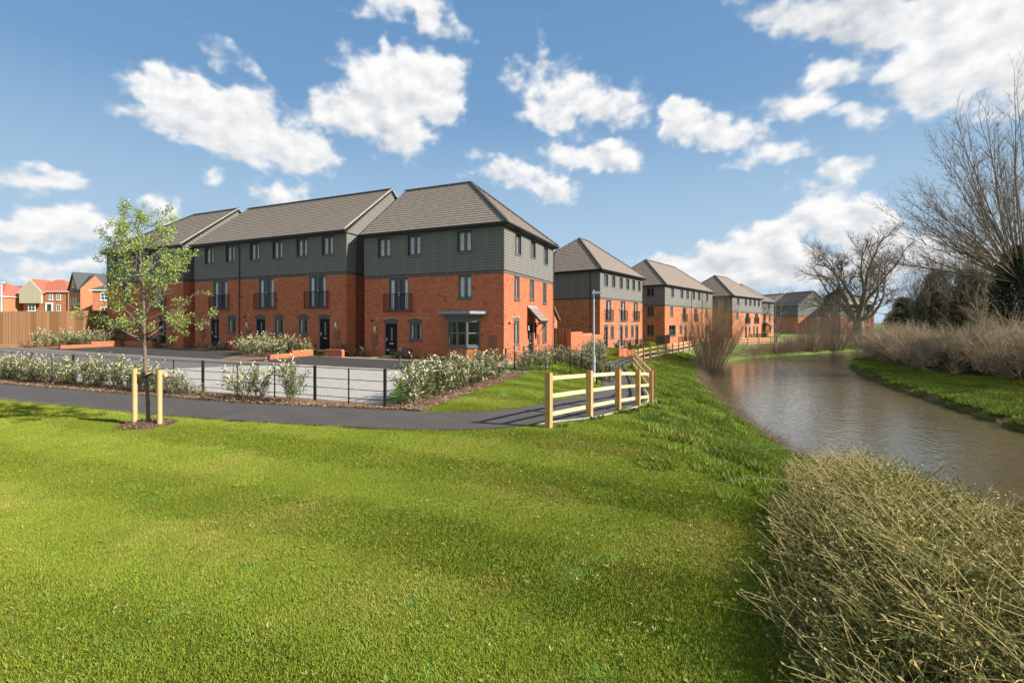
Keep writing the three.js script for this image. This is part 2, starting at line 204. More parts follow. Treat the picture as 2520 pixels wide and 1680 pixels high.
const std = (r, g, b, rough = .8, o = {}) => new THREE.MeshStandardMaterial({ color: new THREE.Color().setRGB(r, g, b), roughness: rough, ...o });
const phys = (r, g, b, rough, o = {}) => new THREE.MeshPhysicalMaterial({ color: new THREE.Color().setRGB(r, g, b), roughness: rough, ...o });
const two = { side: THREE.DoubleSide };
const M = {
  asphalt: std(.098, .088, .080, .95, { map: T.asphalt, bumpMap: T.asphaltB, bumpScale: .004 }),
  bay: std(.050, .046, .043, .95, { map: T.asphalt, bumpMap: T.asphaltB, bumpScale: .004 }),
  lawn: std(.20, .215, .045, .97, { map: T.grass, vertexColors: true }),
  joint: std(.12, .115, .11, .95, { map: T.concrete }),
  pinkBlock: std(.36, .25, .20, .9, { map: T.concrete }),
  slab: std(.50, .40, .26, .9, { map: T.concrete }),
  kerb: std(.45, .41, .35, .9, { map: T.concrete }),
  mulch: std(1, 1, 1, .98, { map: T.mulch }),
  soil: std(.09, .065, .045, .98, { map: T.concrete }),  // also colours the added dark sheet behind the fence boards
  mortar: std(.47, .31, .21, .95, { map: T.concrete }),
  brick: std(1, 1, 1, .88, { map: T.tile }),
  brickFar: std(1, 1, 1, .9, { map: T.brick }),
  band: std(.135, .105, .088, .9, { map: T.tile, vertexColors: true }),
  clad: std(.168, .161, .142, .75, { map: T.tile }),
  trim: std(.055, .057, .062, .5),
  frame: std(.095, .096, .10, .5),
  black: std(.012, .012, .013, .38),
  rail: std(.012, .012, .013, .45),
  gutter: std(.013, .013, .014, .35),
  doorPanel: phys(.010, .010, .010, .5, { specularIntensity: .3 }),
  chrome: std(.62, .62, .63, .25, { metalness: 1 }),
  plate: std(.55, .50, .42, .35, { metalness: .6 }),
  glass: phys(.93, .96, .96, .02, { transmission: 1, thickness: 0, ior: 1.52, specularIntensity: 1 }),
  doorGlass: phys(.75, .8, .8, .25, { transmission: .8, thickness: 0 }),
  blind: phys(.80, .79, .76, .9, { transmission: .25, thickness: 0 }),
  inner: std(.30, .29, .27, .9),
  roofDeck: std(.06, .05, .045, .9),
  tile: [[.225, .180, .148], [.235, .188, .154], [.212, .170, .140], [.245, .198, .162]].map((c) => std(...c, .9, { map: T.tile })),
  roofFar: std(.19, .155, .128, .85, { map: T.tile }),
  slate: std(.075, .075, .08, .7, { map: T.tile }),
  redTile: std(.40, .115, .07, .85, { map: T.tile }),
  render: std(.50, .43, .31, .9, { map: T.concrete }),
  white: std(.76, .76, .75, .5),
  meter: std(.20, .085, .045, .6),
  gasBox: std(.115, .055, .04, .55),
  greyPlastic: std(.32, .34, .36, .5),
  lead: std(.24, .26, .29, .55, { map: T.metal }),
  galv: std(.50, .53, .55, .48, { metalness: .55, map: T.metal }),
  timber: std(.56, .36, .16, .8, { map: T.wood }),
  timberPale: std(.70, .53, .31, .8, { map: T.wood }),
  stake: std(.52, .36, .165, .8, { map: T.wood }),
  fenceBoard: [[.195, .098, .038], [.25, .135, .055], [.15, .074, .028], [.21, .112, .05]].map((c) => std(...c, .85, { map: T.wood })),
  bark: std(.20, .155, .125, .9, { map: T.bark }),
  barkPale: std(.23, .19, .145, .9, { map: T.bark }),
  twigWhite: std(1, 1, 1, .9), twigDark: std(.235, .185, .135, .9), twigTan: std(.30, .215, .115, .9), stem: phys(1, 1, 1, .85, { specularIntensity: .2, vertexColors: true, ...two }), twigMid: std(.27, .205, .135, .9), soilEdge: std(.30, .225, .115, .98, { map: T.mulch }), cane: std(.42, .32, .20, .6), caneGreen: std(.10, .09, .045, .6),
  twig: std(.17, .125, .085, .9),
  leaf: phys(1, 1, 1, .6, { specularIntensity: .5, vertexColors: true, ...two }),
  leafDull: std(1, 1, 1, .7, { vertexColors: true, ...two }),
  grassBlade: phys(1, 1, 1, .8, { specularIntensity: .2, vertexColors: true, ...two }),
  rubber: std(.02, .02, .02, .7),
};

// ---------- the lie of the land ----------
const RIVER_Y = -2.0;
const bankL = [[9.5, 14], [9, 4], [8.6, -3], [8.4, -8], [8.6, -12], [8.84, -14.4], [9.31, -16.9], [10.15, -20.7], [12.1, -28.3], [14.7, -35.4], [18.6, -43.3], [24, -51], [29.3, -57], [34.2, -59.8], [40.2, -63], [48.1, -68.5], [57.8, -71.8], [75, -75], [130, -80]];
const bankR = [[19.5, 14], [19, 4], [19, -4], [19.5, -12], [20.2, -18.3], [21.1, -20.5], [22.4, -23.9], [24.9, -30], [29.1, -38.5], [34, -46.6], [39.5, -52], [49, -57], [64, -62], [130, -66]];
const riverPoly = [...bankL, ...[...bankR].reverse()];
function inPoly(P, x, z) { let c = false; for (let i = 0, j = P.length - 1; i < P.length; j = i++) if ((P[i][1] > z) !== (P[j][1] > z) && x < (P[j][0] - P[i][0]) * (z - P[i][1]) / (P[j][1] - P[i][1]) + P[i][0]) c = !c; return c; }
function distTo(P, x, z) { let m = 1e9; for (let i = 0; i + 1 < P.length; i++) { const ax = P[i][0], az = P[i][1], bx = P[i + 1][0] - ax, bz = P[i + 1][1] - az, t = clamp(((x - ax) * bx + (z - az) * bz) / (bx * bx + bz * bz)), d = (x - ax - bx * t) ** 2 + (z - az - bz * t) ** 2; if (d < m) m = d; } return Math.sqrt(m); }
const spots = [[-14, -5, .03], [-8, -8, 0], [0, -4, 0], [0, -1, 0], [-3, 6, 0], [6, 6, -.1], [0, -10, 0], [.8, -10, .0], [2, -11.6, -.12], [3, -13, -.22], [4, -14.6, -.38], [4.95, -16.4, -.58], [5.9, -19, -.78], [7.2, -25, -.9], [9.2, -34, -.97], [13, -41.5, -1], [19, -51, -1], [34, -70, -1], [46, -75, -1], [60, -81, -1], [75, -100, -.8], [110, -110, -.5],
  [-.47, -26.7, .04], [-5, -28.7, .05], [-9.8, -30.7, .08], [-13, -31.5, .16], [-25, -36.6, .24], [-36, -41, .4], [-42, -38, .45], [-46, -46, .5], [3.2, -35.2, -.02], [8.3, -44.5, -.28], [15, -54, -.35], [20.2, -61, -.5], [33, -77, -.6], [37, -78, -.65], [48, -88, -.7], [80, -114, -.7],
  [-3.4, -12.3, 0], [-9.8, -14.7, .02], [-19, -18.3, .05], [-6.75, -21.3, .04], [-2, -18, .02], [-15.5, -25.5, .11], [-30, -32, .24], [-26, -21, .1], [1.9, -23.3, .03], [.2, -19, .0], [1.2, -15.6, -.08], [4.3, -21.4, -.62], [2.5, -15.7, -.26], [4, -20.2, -.6], [5.6, -27, -.5], [3.4, -28, -.1], [5, -33, -.3], [-60, -30, .4], [-40, 10, 0], [30, 60, -.2], [-60, 60, 0], [-95, -95, 4.2], [-70, -85, 4.0], [-55, -95, 4.2], [-110, -70, 3.8], [-60, -60, 1.8], [-30, -120, 2], [20, -120, .2], [-48, -58, 1.5]];
const rbf = (() => {
  const n = spots.length, A = [], k = (d2) => Math.sqrt(d2 + 2.2);
  for (let i = 0; i < n; i++) { const row = []; for (let j = 0; j < n; j++) row.push(k((spots[i][0] - spots[j][0]) ** 2 + (spots[i][1] - spots[j][1]) ** 2)); row.push(1, spots[i][2]); A.push(row); }
  A.push([...Array(n).fill(1), 0, 0]);
  const N = n + 1;
  for (let c = 0; c < N; c++) { let p = c; for (let r = c + 1; r < N; r++) if (Math.abs(A[r][c]) > Math.abs(A[p][c])) p = r; [A[c], A[p]] = [A[p], A[c]]; for (let r = 0; r < N; r++) if (r !== c) { const f = A[r][c] / A[c][c]; if (f) for (let q = c; q <= N; q++) A[r][q] -= f * A[c][q]; } }
  const w = A.map((r, i) => r[N] / r[i]);
  return (x, z) => { let s = w[n]; for (let i = 0; i < n; i++) s += w[i] * k((x - spots[i][0]) ** 2 + (z - spots[i][1]) ** 2); return s; };
})();
const bankWidth = (z) => z > -12 ? 5.6 : z > -20 ? lerp(5.6, 4, (-12 - z) / 8) : z > -50 ? 4 : lerp(4, 7, clamp((-50 - z) / 15));
function plateau(x, z) { const R = Math.hypot(x, z), far = smooth(R, 150, 260); return lerp(clamp(rbf(x, z), -1.15, 5), x < -20 ? 3.6 : -.4, far); }
function ground(x, z) {
  const dl = distTo(bankL, x, z), dr = distTo(bankR, x, z);
  if (inPoly(riverPoly, x, z)) return RIVER_Y - .02 - Math.min(1.2, Math.min(dl, dr) * .6);
  const bumps = .02 * noise3(x * .7, 0, z * .7) + .05 * noise3(x * .13, 4, z * .13);
  if (dr < dl) return RIVER_Y - .02 + .34 * smooth(dr, 0, .45) + .42 * smooth(dr, .4, 9) + .5 * smooth(dr, 8, 24) + bumps * smooth(dr, 0, 2);
  const w = bankWidth(z), t = clamp(dl / w), p = plateau(x, z);
  return t >= 1 ? p : lerp(RIVER_Y - .02 + .12 * smooth(dl, 0, .3), p, 1 - Math.pow(1 - t, 1.75)) + bumps * 1.5 * (1 - t) * smooth(t, 0, .3);
}

// ---------- ground, water, paths and paving ----------
{
  const mb = new MB(true), rings = [], az = [];
  for (let a = -180; a < 180;) { az.push(a); a += Math.abs(a) < 62 ? .45 : Math.abs(a) < 75 ? 1.5 : 6; }
  for (let r = .4; r < 1500; r *= r < 60 ? 1.021 : 1.06) rings.push(r);
  const nA = az.length;
  for (const r of rings) for (const a of az) {
    const x = r * Math.sin(a * D2R), z = -r * Math.cos(a * D2R), y = ground(x, z);
    const dl = distTo(bankL, x, z), dr = distTo(bankR, x, z), n = fbm(x * .35, 2, z * .35, 3), n2 = fbm(x * 1.6, 9, z * 1.6, 3);
    let c = [.85 + n * .5 + n2 * .3, .95 + n * .25 + n2 * .25, .7];
    const muddy = Math.min(dl, dr) < .7 || y < RIVER_Y ? 1 : 0;                   // bare soil along the waterline
    const k = muddy ? 1 : smooth(fbm(x * .5, 20, z * .5, 3), .12, .4) * .3;
    c = [lerp(c[0], .85, k), lerp(c[1], .62, k), lerp(c[2], .7, k)];
    mb.col = c; mb.vert(x, y, z, 0, 1, 0, x, z);
  }
  for (let i = 0; i + 1 < rings.length; i++) for (let j = 0; j < nA; j++) { const k = i * nA + j, l = i * nA + (j + 1) % nA; mb.i.push(k, l, k + nA, l, l + nA, k + nA); }
  const o = mb.vert(0, ground(0, 0), 0, 0, 1, 0); for (let j = 0; j < nA; j++) mb.i.push(o, (j + 1) % nA, j);
  const g = mb.geo(); g.computeVertexNormals();
  tag(add(scene, 'ground', g, M.lawn), 'green lawn and grassy river banks the houses stand on', 'lawn', null, 'structure');
}
{
  const shape = new THREE.Shape(riverPoly.map(([x, z]) => new THREE.Vector2(x, -z)));
  const g = new THREE.ShapeGeometry(shape); g.rotateX(-Math.PI / 2); g.translate(0, RIVER_Y, 0);
  const p = g.attributes.position, uv = g.attributes.uv; for (let i = 0; i < p.count; i++) uv.setXY(i, p.getX(i), p.getZ(i));
  tag(add(scene, 'river', g, phys(.078, .064, .034, .06, { bumpMap: T.water, bumpScale: .017, ior: 1.33 })), 'muddy brown river curving between grassy banks', 'river', null, 'structure');
}
const catmull = (pts, n) => new THREE.CatmullRomCurve3(pts.map(([x, z]) => V(x, 0, z)), false, 'centripetal').getSpacedPoints(n);
function strip(pts, w0, w1, off, n, across = 4, drop = 0) {       // a sheet along a line, from w0 to w1 to its side, laid over the ground
  const mb = new MB(), P = catmull(pts, n); let run = 0;
  for (let i = 0; i <= n; i++) {
    const a = P[Math.max(0, i - 1)], b = P[Math.min(n, i + 1)], d = unit(b.x - a.x, 0, b.z - a.z); if (i) run += P[i].distanceTo(P[i - 1]);
    for (let k = 0; k <= across; k++) { const w = lerp(w0, w1, k / across), x = P[i].x - d[2] * w, z = P[i].z + d[0] * w; mb.vert(x, ground(x, z) + off, z, 0, 1, 0, w, run); }
    if (drop) { for (const w of [w0, w1]) { const x = P[i].x - d[2] * w, z = P[i].z + d[0] * w; mb.vert(x, ground(x, z) + off, z, 0, 1, 0, w, run); mb.vert(x, ground(x, z) + off - drop, z, 0, 1, 0, w + drop, run); } }
  }
  const row = across + 1 + (drop ? 4 : 0);
  for (let i = 0; i < n; i++) { for (let k = 0; k < across; k++) { const q = i * row + k; mb.i.push(q, q + row, q + 1, q + 1, q + row, q + row + 1); } if (drop) { const q = i * row + across + 1; mb.i.push(q, q + 1, q + row, q + 1, q + row + 1, q + row, q + 2, q + row + 2, q + 3, q + 3, q + row + 2, q + row + 3); } }
  const I = mb.i; for (let k = 0; k < I.length; k += 3) { const t = I[k]; I[k] = I[k + 1]; I[k + 1] = t; } const g = mb.geo(); g.computeVertexNormals(); return g;
}
function ruled(A, B, off, n, m) {                                 // a sheet between two lines, laid over the ground
  const mb = new MB(), at = (L, t) => { const c = L.map(([x, z]) => [x, z]); let tot = 0; const len = []; for (let i = 0; i + 1 < c.length; i++) { const l = Math.hypot(c[i + 1][0] - c[i][0], c[i + 1][1] - c[i][1]); len.push(l); tot += l; } let s = t * tot; for (let i = 0; i < len.length; i++) { if (s <= len[i] || i === len.length - 1) { const f = s / len[i]; return [lerp(c[i][0], c[i + 1][0], f), lerp(c[i][1], c[i + 1][1], f)]; } s -= len[i]; } };
  for (let i = 0; i <= n; i++) { const a = at(A, i / n), b = at(B, i / n); for (let k = 0; k <= m; k++) { const x = lerp(a[0], b[0], k / m), z = lerp(a[1], b[1], k / m); mb.vert(x, ground(x, z) + off, z, 0, 1, 0, x, z); } }
  for (let i = 0; i < n; i++) for (let k = 0; k < m; k++) { const q = i * (m + 1) + k; mb.i.push(q, q + 1, q + m + 1, q + 1, q + m + 2, q + m + 1); }
  const g = mb.geo(); g.computeVertexNormals(); if (g.attributes.normal.getY(0) < 0) { const I = g.index.array; for (let i = 0; i < I.length; i += 3) { const t = I[i]; I[i] = I[i + 1]; I[i + 1] = t; } g.computeVertexNormals(); } return g;
}
const fenceLine = [[.79, -9.95], [1.95, -11.6], [3.0, -13.05], [3.98, -14.6], [4.9, -16.3], [5.55, -18.1], [6.05, -20], [6.5, -22], [6.95, -24.2], [7.35, -26.5], [7.8, -28.8], [8.3, -31.2], [8.9, -33.6], [9.8, -36], [10.9, -38.3], [12.1, -40.5], [13.4, -42.5], [14.8, -44.5], [16.2, -46.6], [17.6, -48.8], [18.9, -51], [20.4, -53.2], [21.9, -55.4], [23.4, -57.5], [25, -59.6], [26.8, -61.6], [28.7, -63.5], [30.7, -65.3], [32.8, -67], [35, -68.6], [37.4, -70], [39.9, -71.2], [42.6, -72.3], [45.4, -73.2], [48.3, -74.1], [51.2, -75.2], [54, -76.7], [56.8, -78.3], [59.5, -80], [62.2, -81.8], [64.8, -83.6], [67.4, -85.4], [70, -87], [72.8, -88.4]];
const pathLine = [[-40, -24], [-26, -18.6], [-16.5, -15], [-10.7, -13], [-7.1, -11.85], [-3.5, -10.98], [-2.1, -10.72], [-1.1, -10.72], [-.05, -11.02], [1.0, -11.9], [2.1, -13.3], [3.2, -15.2], [4.1, -17.4], [4.75, -19.6], [5.3, -22], [5.95, -25.5], [6.7, -29.5], [7.6, -33.8], [9.4, -37.7], [12.2, -42.6], [15.0, -47.1], [18.9, -53], [22.2, -57.9], [27.2, -63.9], [33.9, -69.6], [42, -73.8], [50.4, -77], [60, -83], [72, -91]];
tag(add(scene, 'footpath', strip(pathLine, -.95, .95, .022, 420, 6), M.asphalt), 'dark asphalt footpath bending beside the wooden post and rail fence', 'footpath', null, 'structure');
tag(add(scene, 'path_edging', strip(pathLine.slice(8), .95, 1.0, .035, 380, 1, .06), M.kerb), 'pale edging on the river side of the asphalt footpath', 'edging', null, 'structure');
tag(add(scene, 'soil_edge', strip(pathLine.slice(0, 10), .93, 1.06, .014, 220, 1, .04), M.soilEdge), 'bare brown soil strip between lawn and asphalt footpath', 'soil', null, 'structure');
tag(add(scene, 'soil_edge', strip(pathLine.slice(4), -1.05, -.93, .014, 300, 1, .04), M.soilEdge), 'bare brown soil strip on the house side of the asphalt footpath', 'soil', null, 'structure');

// house grid: p along the house fronts, q out towards the road, from the hipped corner house's near corner
const A23 = [Math.cos(23 * D2R), Math.sin(23 * D2R)], C3 = [-.47, -26.73];
const pq = (p, q) => [C3[0] + A23[0] * p - A23[1] * q, C3[1] + A23[1] * p + A23[0] * q];
const blackLine = [[-34, -24.4], [-26, -21.1], [-19, -18.3], [-16.4, -17.3], [-9.85, -14.75], [-5.6, -13.15], [-3.37, -12.27]];
const roadFar = [pq(-60, 6.72), pq(-1.9, 6.72)], roadNear = [[-60, -34.5], [-34, -24.55], [-26, -21.25], [-19, -18.45], [-9.85, -14.9], [-5.6, -13.3], [-3.5, -12.45]];
tag(add(scene, 'access_road', ruled(roadFar, roadNear, .02, 120, 16), M.joint), 'light grey block paved road behind the black railing', 'road', null, 'structure');
const parking = tag(add(scene, 'parking_bays', ruled([pq(-60, 6.45), pq(-1.7, 6.45)], [pq(-60, 1.95), pq(-1.7, 1.95)], .02, 120, 14), M.bay), 'dark asphalt parking bays in front of the brick houses', 'parking', null, 'structure');
tag(add(scene, 'block_edging', ruled([pq(-60, 6.72), pq(-1.4, 6.72)], [pq(-60, 6.45), pq(-1.4, 6.45)], .028, 120, 2), M.pinkBlock), 'pinkish block edging between parking bays and grey road', 'edging', null, 'structure');
tag(add(scene, 'block_edging', ruled([pq(-12, 1.95), pq(2.3, 1.95)], [pq(-12, 1.4), pq(2.3, 1.4)], .028, 60, 2), M.pinkBlock), 'pinkish block path along the corner house front', 'edging', null, 'structure');
tag(add(scene, 'block_edging', ruled([pq(-1.7, 6.9), pq(.9, 6.9)], [pq(-1.7, 1.95), pq(2.3, 1.95)], .024, 20, 8), M.pinkBlock), 'pinkish block paving at the end of the parking bays', 'paving', null, 'structure');
tag(add(scene, 'garden_path', ruled([pq(.35, 1.9), pq(1.5, 1.9)], [pq(.35, -4.6), pq(1.5, -4.6)], .03, 8, 16), M.slab), 'pale slab path along the sunny side of the corner house', 'path', null, 'structure');

{ // grey paving blocks of the road in herringbone
  const road = scene.getObjectByName('access_road'), poly = [...[...roadNear].map(([x, z]) => [x, z]), ...[...roadFar].reverse()];
  const w = .2, g = new MB().box(-.097, .097, -.03, .006, -.047, .047).geo(), mats = [], q = new THREE.Quaternion(), s = V(1, 1, 1), r = rng(31);
  const grey3 = [[.37, .35, .325], [.40, .38, .35], [.34, .325, .30], [.385, .365, .34]].map((c) => std(...c, .9, { map: T.concrete }));
  for (let m = -160; m < 160; m++) for (let n = -75; n < 75; n++) for (const o of [0, 1]) {
    const bx = ((o ? 2.5 : 1) + m + 4 * n) * .1, bz = ((o ? 0 : .5) + m) * .1;      // herringbone lattice
    const ang = -.39, X = bx * Math.cos(ang) - bz * Math.sin(ang) - 11, Z = bx * Math.sin(ang) + bz * Math.cos(ang) - 18;
    if (Math.hypot(X, Z) > 27 || !inPoly(poly, X, Z)) continue;
    if (Math.abs(X / Z) > 1.25) continue;
    q.setFromAxisAngle(V(0, 1, 0), -ang + (o ? Math.PI / 2 : 0)); mats.push(new THREE.Matrix4().compose(V(X, ground(X, Z) + .022 + (r() - .5) * .003, Z), q.clone(), s));
  }
  pieces(road, 'paving_block', g, grey3, mats);
}

// ---------- houses ----------
const brickG = new MB().box(-.1075, .1075, -.0325, .0325, -.004, .009).geo();
const tileG = new MB().box(-.1610, .1610, -.040, .012, -.18, .18).geo();
const cut = (a, b, holes) => { let L = [[a, b]]; for (const [c, d] of holes) L = L.flatMap(([p, q]) => (d <= p || c >= q ? [[p, q]] : [[p, c], [d, q]].filter(([m, n]) => n - m > .02))); return L; };
// a side of a house: u runs along it, y up, n out of it
function side(house, F, spec) {
  const { len, y0 = -.5, brickTop, top, open = [], bricks = 0, name = 'wall', gable, clad = true } = spec;
  const hole = open.filter((o) => !o.surface);
  const put = (o) => { o.applyMatrix4(F); return o; };
  for (const [ya, yb, mat] of clad ? [[y0, brickTop - .01, bricks ? M.mortar : M.brickFar], [brickTop - .01, top, M.trim]] : [[y0, top, bricks ? M.mortar : M.brickFar]]) {
    const shape = new THREE.Shape([[0, ya], [len, ya], [len, yb], [0, yb]].map(([x, y]) => new THREE.Vector2(x, y)));
    for (const o of hole) if (o.y0 > ya && o.y1 < yb) shape.holes.push(new THREE.Path([[o.a, o.y0], [o.a, o.y1], [o.b, o.y1], [o.b, o.y0]].map(([x, y]) => new THREE.Vector2(x, y))));
    const g = new THREE.ExtrudeGeometry(shape, { depth: .22, bevelEnabled: false }); g.translate(0, 0, -.22);
    put(add(house, ya === y0 ? 'wall' : 'clad_shade_backing', g, mat));  // backing coloured dark so the gaps between boards read as shade lines
  }
  if (bricks) {
    const r = rng(spec.seed || 3), mats = [], cols = [], bTop = brickTop - .225;
    for (let row = 0, y = .0375; y < bTop; row++, y += .075) {
      const H = hole.filter((o) => y > o.y0 && y < o.y1).map((o) => [o.a, o.b]);
      for (let u = (row & 1 ? -.1125 : 0); u < len; u += .225) for (const [a, b] of cut(Math.max(.004, u + .005), Math.min(len - .004, u + .22), H)) {
        const c = (a + b) / 2; if (spec.arches && spec.arches.some((q) => y > q.y && y < q.y + .3 && c > q.a - .06 && c < q.b + .06)) continue;
        mats.push(new THREE.Matrix4().makeScale((b - a) / .215, 1, 1).setPosition(c, y, (r() - .5) * .003).premultiply(F));
        const k = .80 + r() * .42, dark = r() < bricks.dark ? .35 + r() * .3 : 1, or = r() * .14;
        cols.push([bricks.c[0] * k * dark, (bricks.c[1] + or * .12) * k * dark, bricks.c[2] * k * dark]);
      }
    }
    instanced(house, 'brickwork', brickG, M.brick, mats, cols);
  }
  if (clad) {
    const r = rng(spec.seed || 3), band = new MB(true);
    for (let u = .005; u < len - .03; u += .075) for (const [a, b] of cut(u, Math.min(len, u + .066), [])) { const k = .75 + r() * .5; band.col = [k, k, k]; band.box(a, b, brickTop - .22, brickTop - .004, -.01, .012 + r() * .003); }
    put(band.to(house, 'soldier_course', M.band, 'stuff'));
    put(new MB().box(-.02, len + .02, brickTop - .005, brickTop + .02, .0, .05).to(house, 'starter_trim', M.trim));
    for (let y = brickTop + .015, k = 0; y < (gable ? gable.top - .15 : top - .02); y += .163, k++) {
      const yt = Math.min(y + .149, gable ? gable.top : top), ym = y + .08;
      let a0 = -.02, b0 = len + .02;
      if (gable && ym > top) { const f = (ym - top) / (gable.top - top); a0 = len / 2 * f; b0 = len - len / 2 * f; }
      for (const [a, b] of cut(a0, b0, hole.filter((o) => ym > o.y0 && ym < o.y1).map((o) => [o.a, o.b]))) {
        const lo = .046, hi = .026;
        put(new MB().hexa([a, y, lo], [b, y, lo], [b, yt, hi], [a, yt, hi], [a, y, .001], [b, y, .001], [b, yt, .001], [a, yt, .001]).to(house, 'cladding_board', M.clad));
      }
    }
    if (gable) { const t = new THREE.Shape([[0, top - .01], [len, top - .01], [len / 2, gable.top - .05]].map(([x, y]) => new THREE.Vector2(x, y))); const tg = new THREE.ExtrudeGeometry(t, { depth: .2, bevelEnabled: false }); tg.translate(0, 0, -.21); put(add(house, 'gable_wall', tg, M.trim)); }
  }
  for (const o of open) FIT[o.k](house, F, o);
  return F;
}
const FIT = {
  window(house, F, o) {
    const w = new THREE.Group(); w.name = 'window'; house.add(w); w.applyMatrix4(F);
    const { a, b, y0, y1 } = o, m = (a + b) / 2, f = new MB(), d0 = -.13, d1 = -.055, e = .055;
    if (!o.small) {
      f.box(a, b, y0, y0 + e, d0, d1).box(a, b, y1 - e, y1, d0, d1).box(a, a + e, y0 + e, y1 - e, d0, d1).box(b - e, b, y0 + e, y1 - e, d0, d1).box(m - .045, m + .045, y0 + e, y1 - e, d0, d1);
      for (const [p, q] of [[a + e, m - .045], [m + .045, b - e]]) f.box(p, q, y0 + e, y0 + e + .05, d0 + .01, d1 - .018).box(p, q, y1 - e - .05, y1 - e, d0 + .01, d1 - .018).box(p, p + .045, y0 + e + .05, y1 - e - .05, d0 + .01, d1 - .018).box(q - .045, q, y0 + e + .05, y1 - e - .05, d0 + .01, d1 - .018);
    } else f.box(a, b, y0, y0 + e, d0, d1).box(a, b, y1 - e, y1, d0, d1).box(a, a + e, y0 + e, y1 - e, d0, d1).box(b - e, b, y0 + e, y1 - e, d0, d1).box(m - .04, m + .04, y0 + e, y1 - e, d0, d1);
    f.to(w, 'frame', M.frame);
    for (const [p, q] of [[a + e, m - .045], [m + .045, b - e]]) {
      new MB().quad([p, y0 + e, -.10], [q, y0 + e, -.10], [q, y1 - e, -.10], [p, y1 - e, -.10]).to(w, 'pane', M.glass);
      if (!o.small && !o.plain) new MB().box(p + .045, q - .045, (y0 + y1) / 2 - .01, (y0 + y1) / 2 + .01, -.115, -.088).to(w, 'glazing_bar', M.greyPlastic);
    }
    if (!o.noSill) new MB().box(a - .03, b + .03, y0 - .075, y0, -.12, .075).to(w, 'sill', M.frame);
    if (o.clad) { const t = new MB(); t.box(a - .035, a, y0, y1 + .035, -.12, .05).box(b, b + .035, y0, y1 + .035, -.12, .05).box(a, b, y1, y1 + .035, -.12, .05); t.to(w, 'surround', M.trim); }
    if (o.blind) { const bl = new MB(); const n = 14; for (let i = 0; i < n; i++) { const p = lerp(a + .03, b - .03, i / n), q = lerp(a + .03, b - .03, (i + .98) / n), z = -.165 + (i & 1 ? .022 : 0); if (o.blind === 'half' && i > 2 && i < n - 3) continue; bl.quad([p, y0 + .02, -.165 + (i & 1 ? .022 : 0)], [q, y0 + .02, -.165 + (i & 1 ? 0 : .022)], [q, y1 - .02, -.165 + (i & 1 ? 0 : .022)], [p, y1 - .02, z]); } bl.to(w, 'curtain', M.blind); }
  },
  french(house, F, o) {
    FIT.window(house, F, { ...o, plain: true, noSill: true });
    const w = new THREE.Group(); w.name = 'juliet_balcony'; house.add(w); w.applyMatrix4(F);
    const a = o.a - .3, b = o.b + .3, y0 = o.y0 - .06, y1 = o.y0 + 1.1, z = .13;
    if (o.lite) { const q = new MB().box(a, b, y1 - .04, y1, z - .02, z + .02).box(a, b, y0, y0 + .04, z - .02, z + .02); for (let i = 0; i <= 8; i++) { const u = lerp(a, b, i / 8); q.box(u - .013, u + .013, y0, y1, z - .012, z + .012); } q.box(a, a + .04, y0, y1, 0, z).box(b - .04, b, y0, y1, 0, z); q.to(w, 'railing', M.rail); return; }
    new MB().box(a, b, y1 - .035, y1, z - .02, z + .02).to(w, 'top_rail', M.rail); new MB().box(a, b, y0, y0 + .035, z - .02, z + .02).to(w, 'bottom_rail', M.rail);
    for (const u of [a, b]) { new MB().box(u - .02, u + .02, y0, y1, z - .021, z + .021).to(w, 'post', M.rail); for (const y of [y0 + .06, (y0 + y1) / 2, y1 - .08]) new MB().box(u - .012, u + .012, y - .015, y + .015, .01, z - .021).to(w, 'bracket', M.rail); }
    const bar = new MB().box(-.009, .009, y0 + .035, y1 - .035, -.009, .009).geo(), n = Math.round((b - a) / .115);
    for (let i = 1; i < n; i++) { const q = add(w, 'baluster', bar, M.rail); q.position.set(lerp(a, b, i / n), 0, z); }
    for (const u of [-.05, .05]) new MB().box((o.a + o.b) / 2 + u - .014, (o.a + o.b) / 2 + u + .014, o.y0 + .98, o.y0 + 1.2, -.06, -.03).to(w, 'door_handle', M.chrome);
  },
  door(house, F, o) {
    const w = new THREE.Group(); w.name = 'door'; house.add(w); w.applyMatrix4(F);
    const { a, b, y0, y1 } = o, e = .065, m = (a + b) / 2, sgn = o.flip ? -1 : 1;
    new MB().box(a, a + e, y0, y1, -.14, -.05).box(b - e, b, y0, y1, -.14, -.05).box(a + e, b - e, y1 - e, y1, -.14, -.05).to(w, 'frame', M.frame);
    const gl = [m - .075, m + .075], gy = [y0 + .95, y1 - .3];
    new MB().box(a + e, gl[0], y0 + .03, y1 - e, -.125, -.075).box(gl[1], b - e, y0 + .03, y1 - e, -.125, -.075).box(gl[0], gl[1], y0 + .03, gy[0], -.125, -.075).box(gl[0], gl[1], gy[1], y1 - e, -.125, -.075).to(w, 'panel', M.doorPanel);
    new MB().quad([gl[0], gy[0], -.09], [gl[1], gy[0], -.09], [gl[1], gy[1], -.09], [gl[0], gy[1], -.09]).to(w, 'glazing', M.doorGlass);
    new MB().box(m - .15, m + .15, y0 + .72, y0 + .80, -.075, -.062).to(w, 'letter_plate', M.plate);
    const h = sgn > 0 ? a + e + .06 : b - e - .06; new MB().box(h - .022, h + .022, y0 + .92, y0 + 1.16, -.075, -.06).box(h - (sgn > 0 ? .02 : .12), h + (sgn > 0 ? .12 : .02), y0 + 1.06, y0 + 1.085, -.06, -.03).to(w, 'handle', M.chrome);
    new MB().box(a - .05, b + .05, y0 - .16, y0, -.2, .12).to(w, 'step', M.slab);
  },
  none() {},
  arch(house, F, o) {                                            // segmental arch of dark bricks on edge
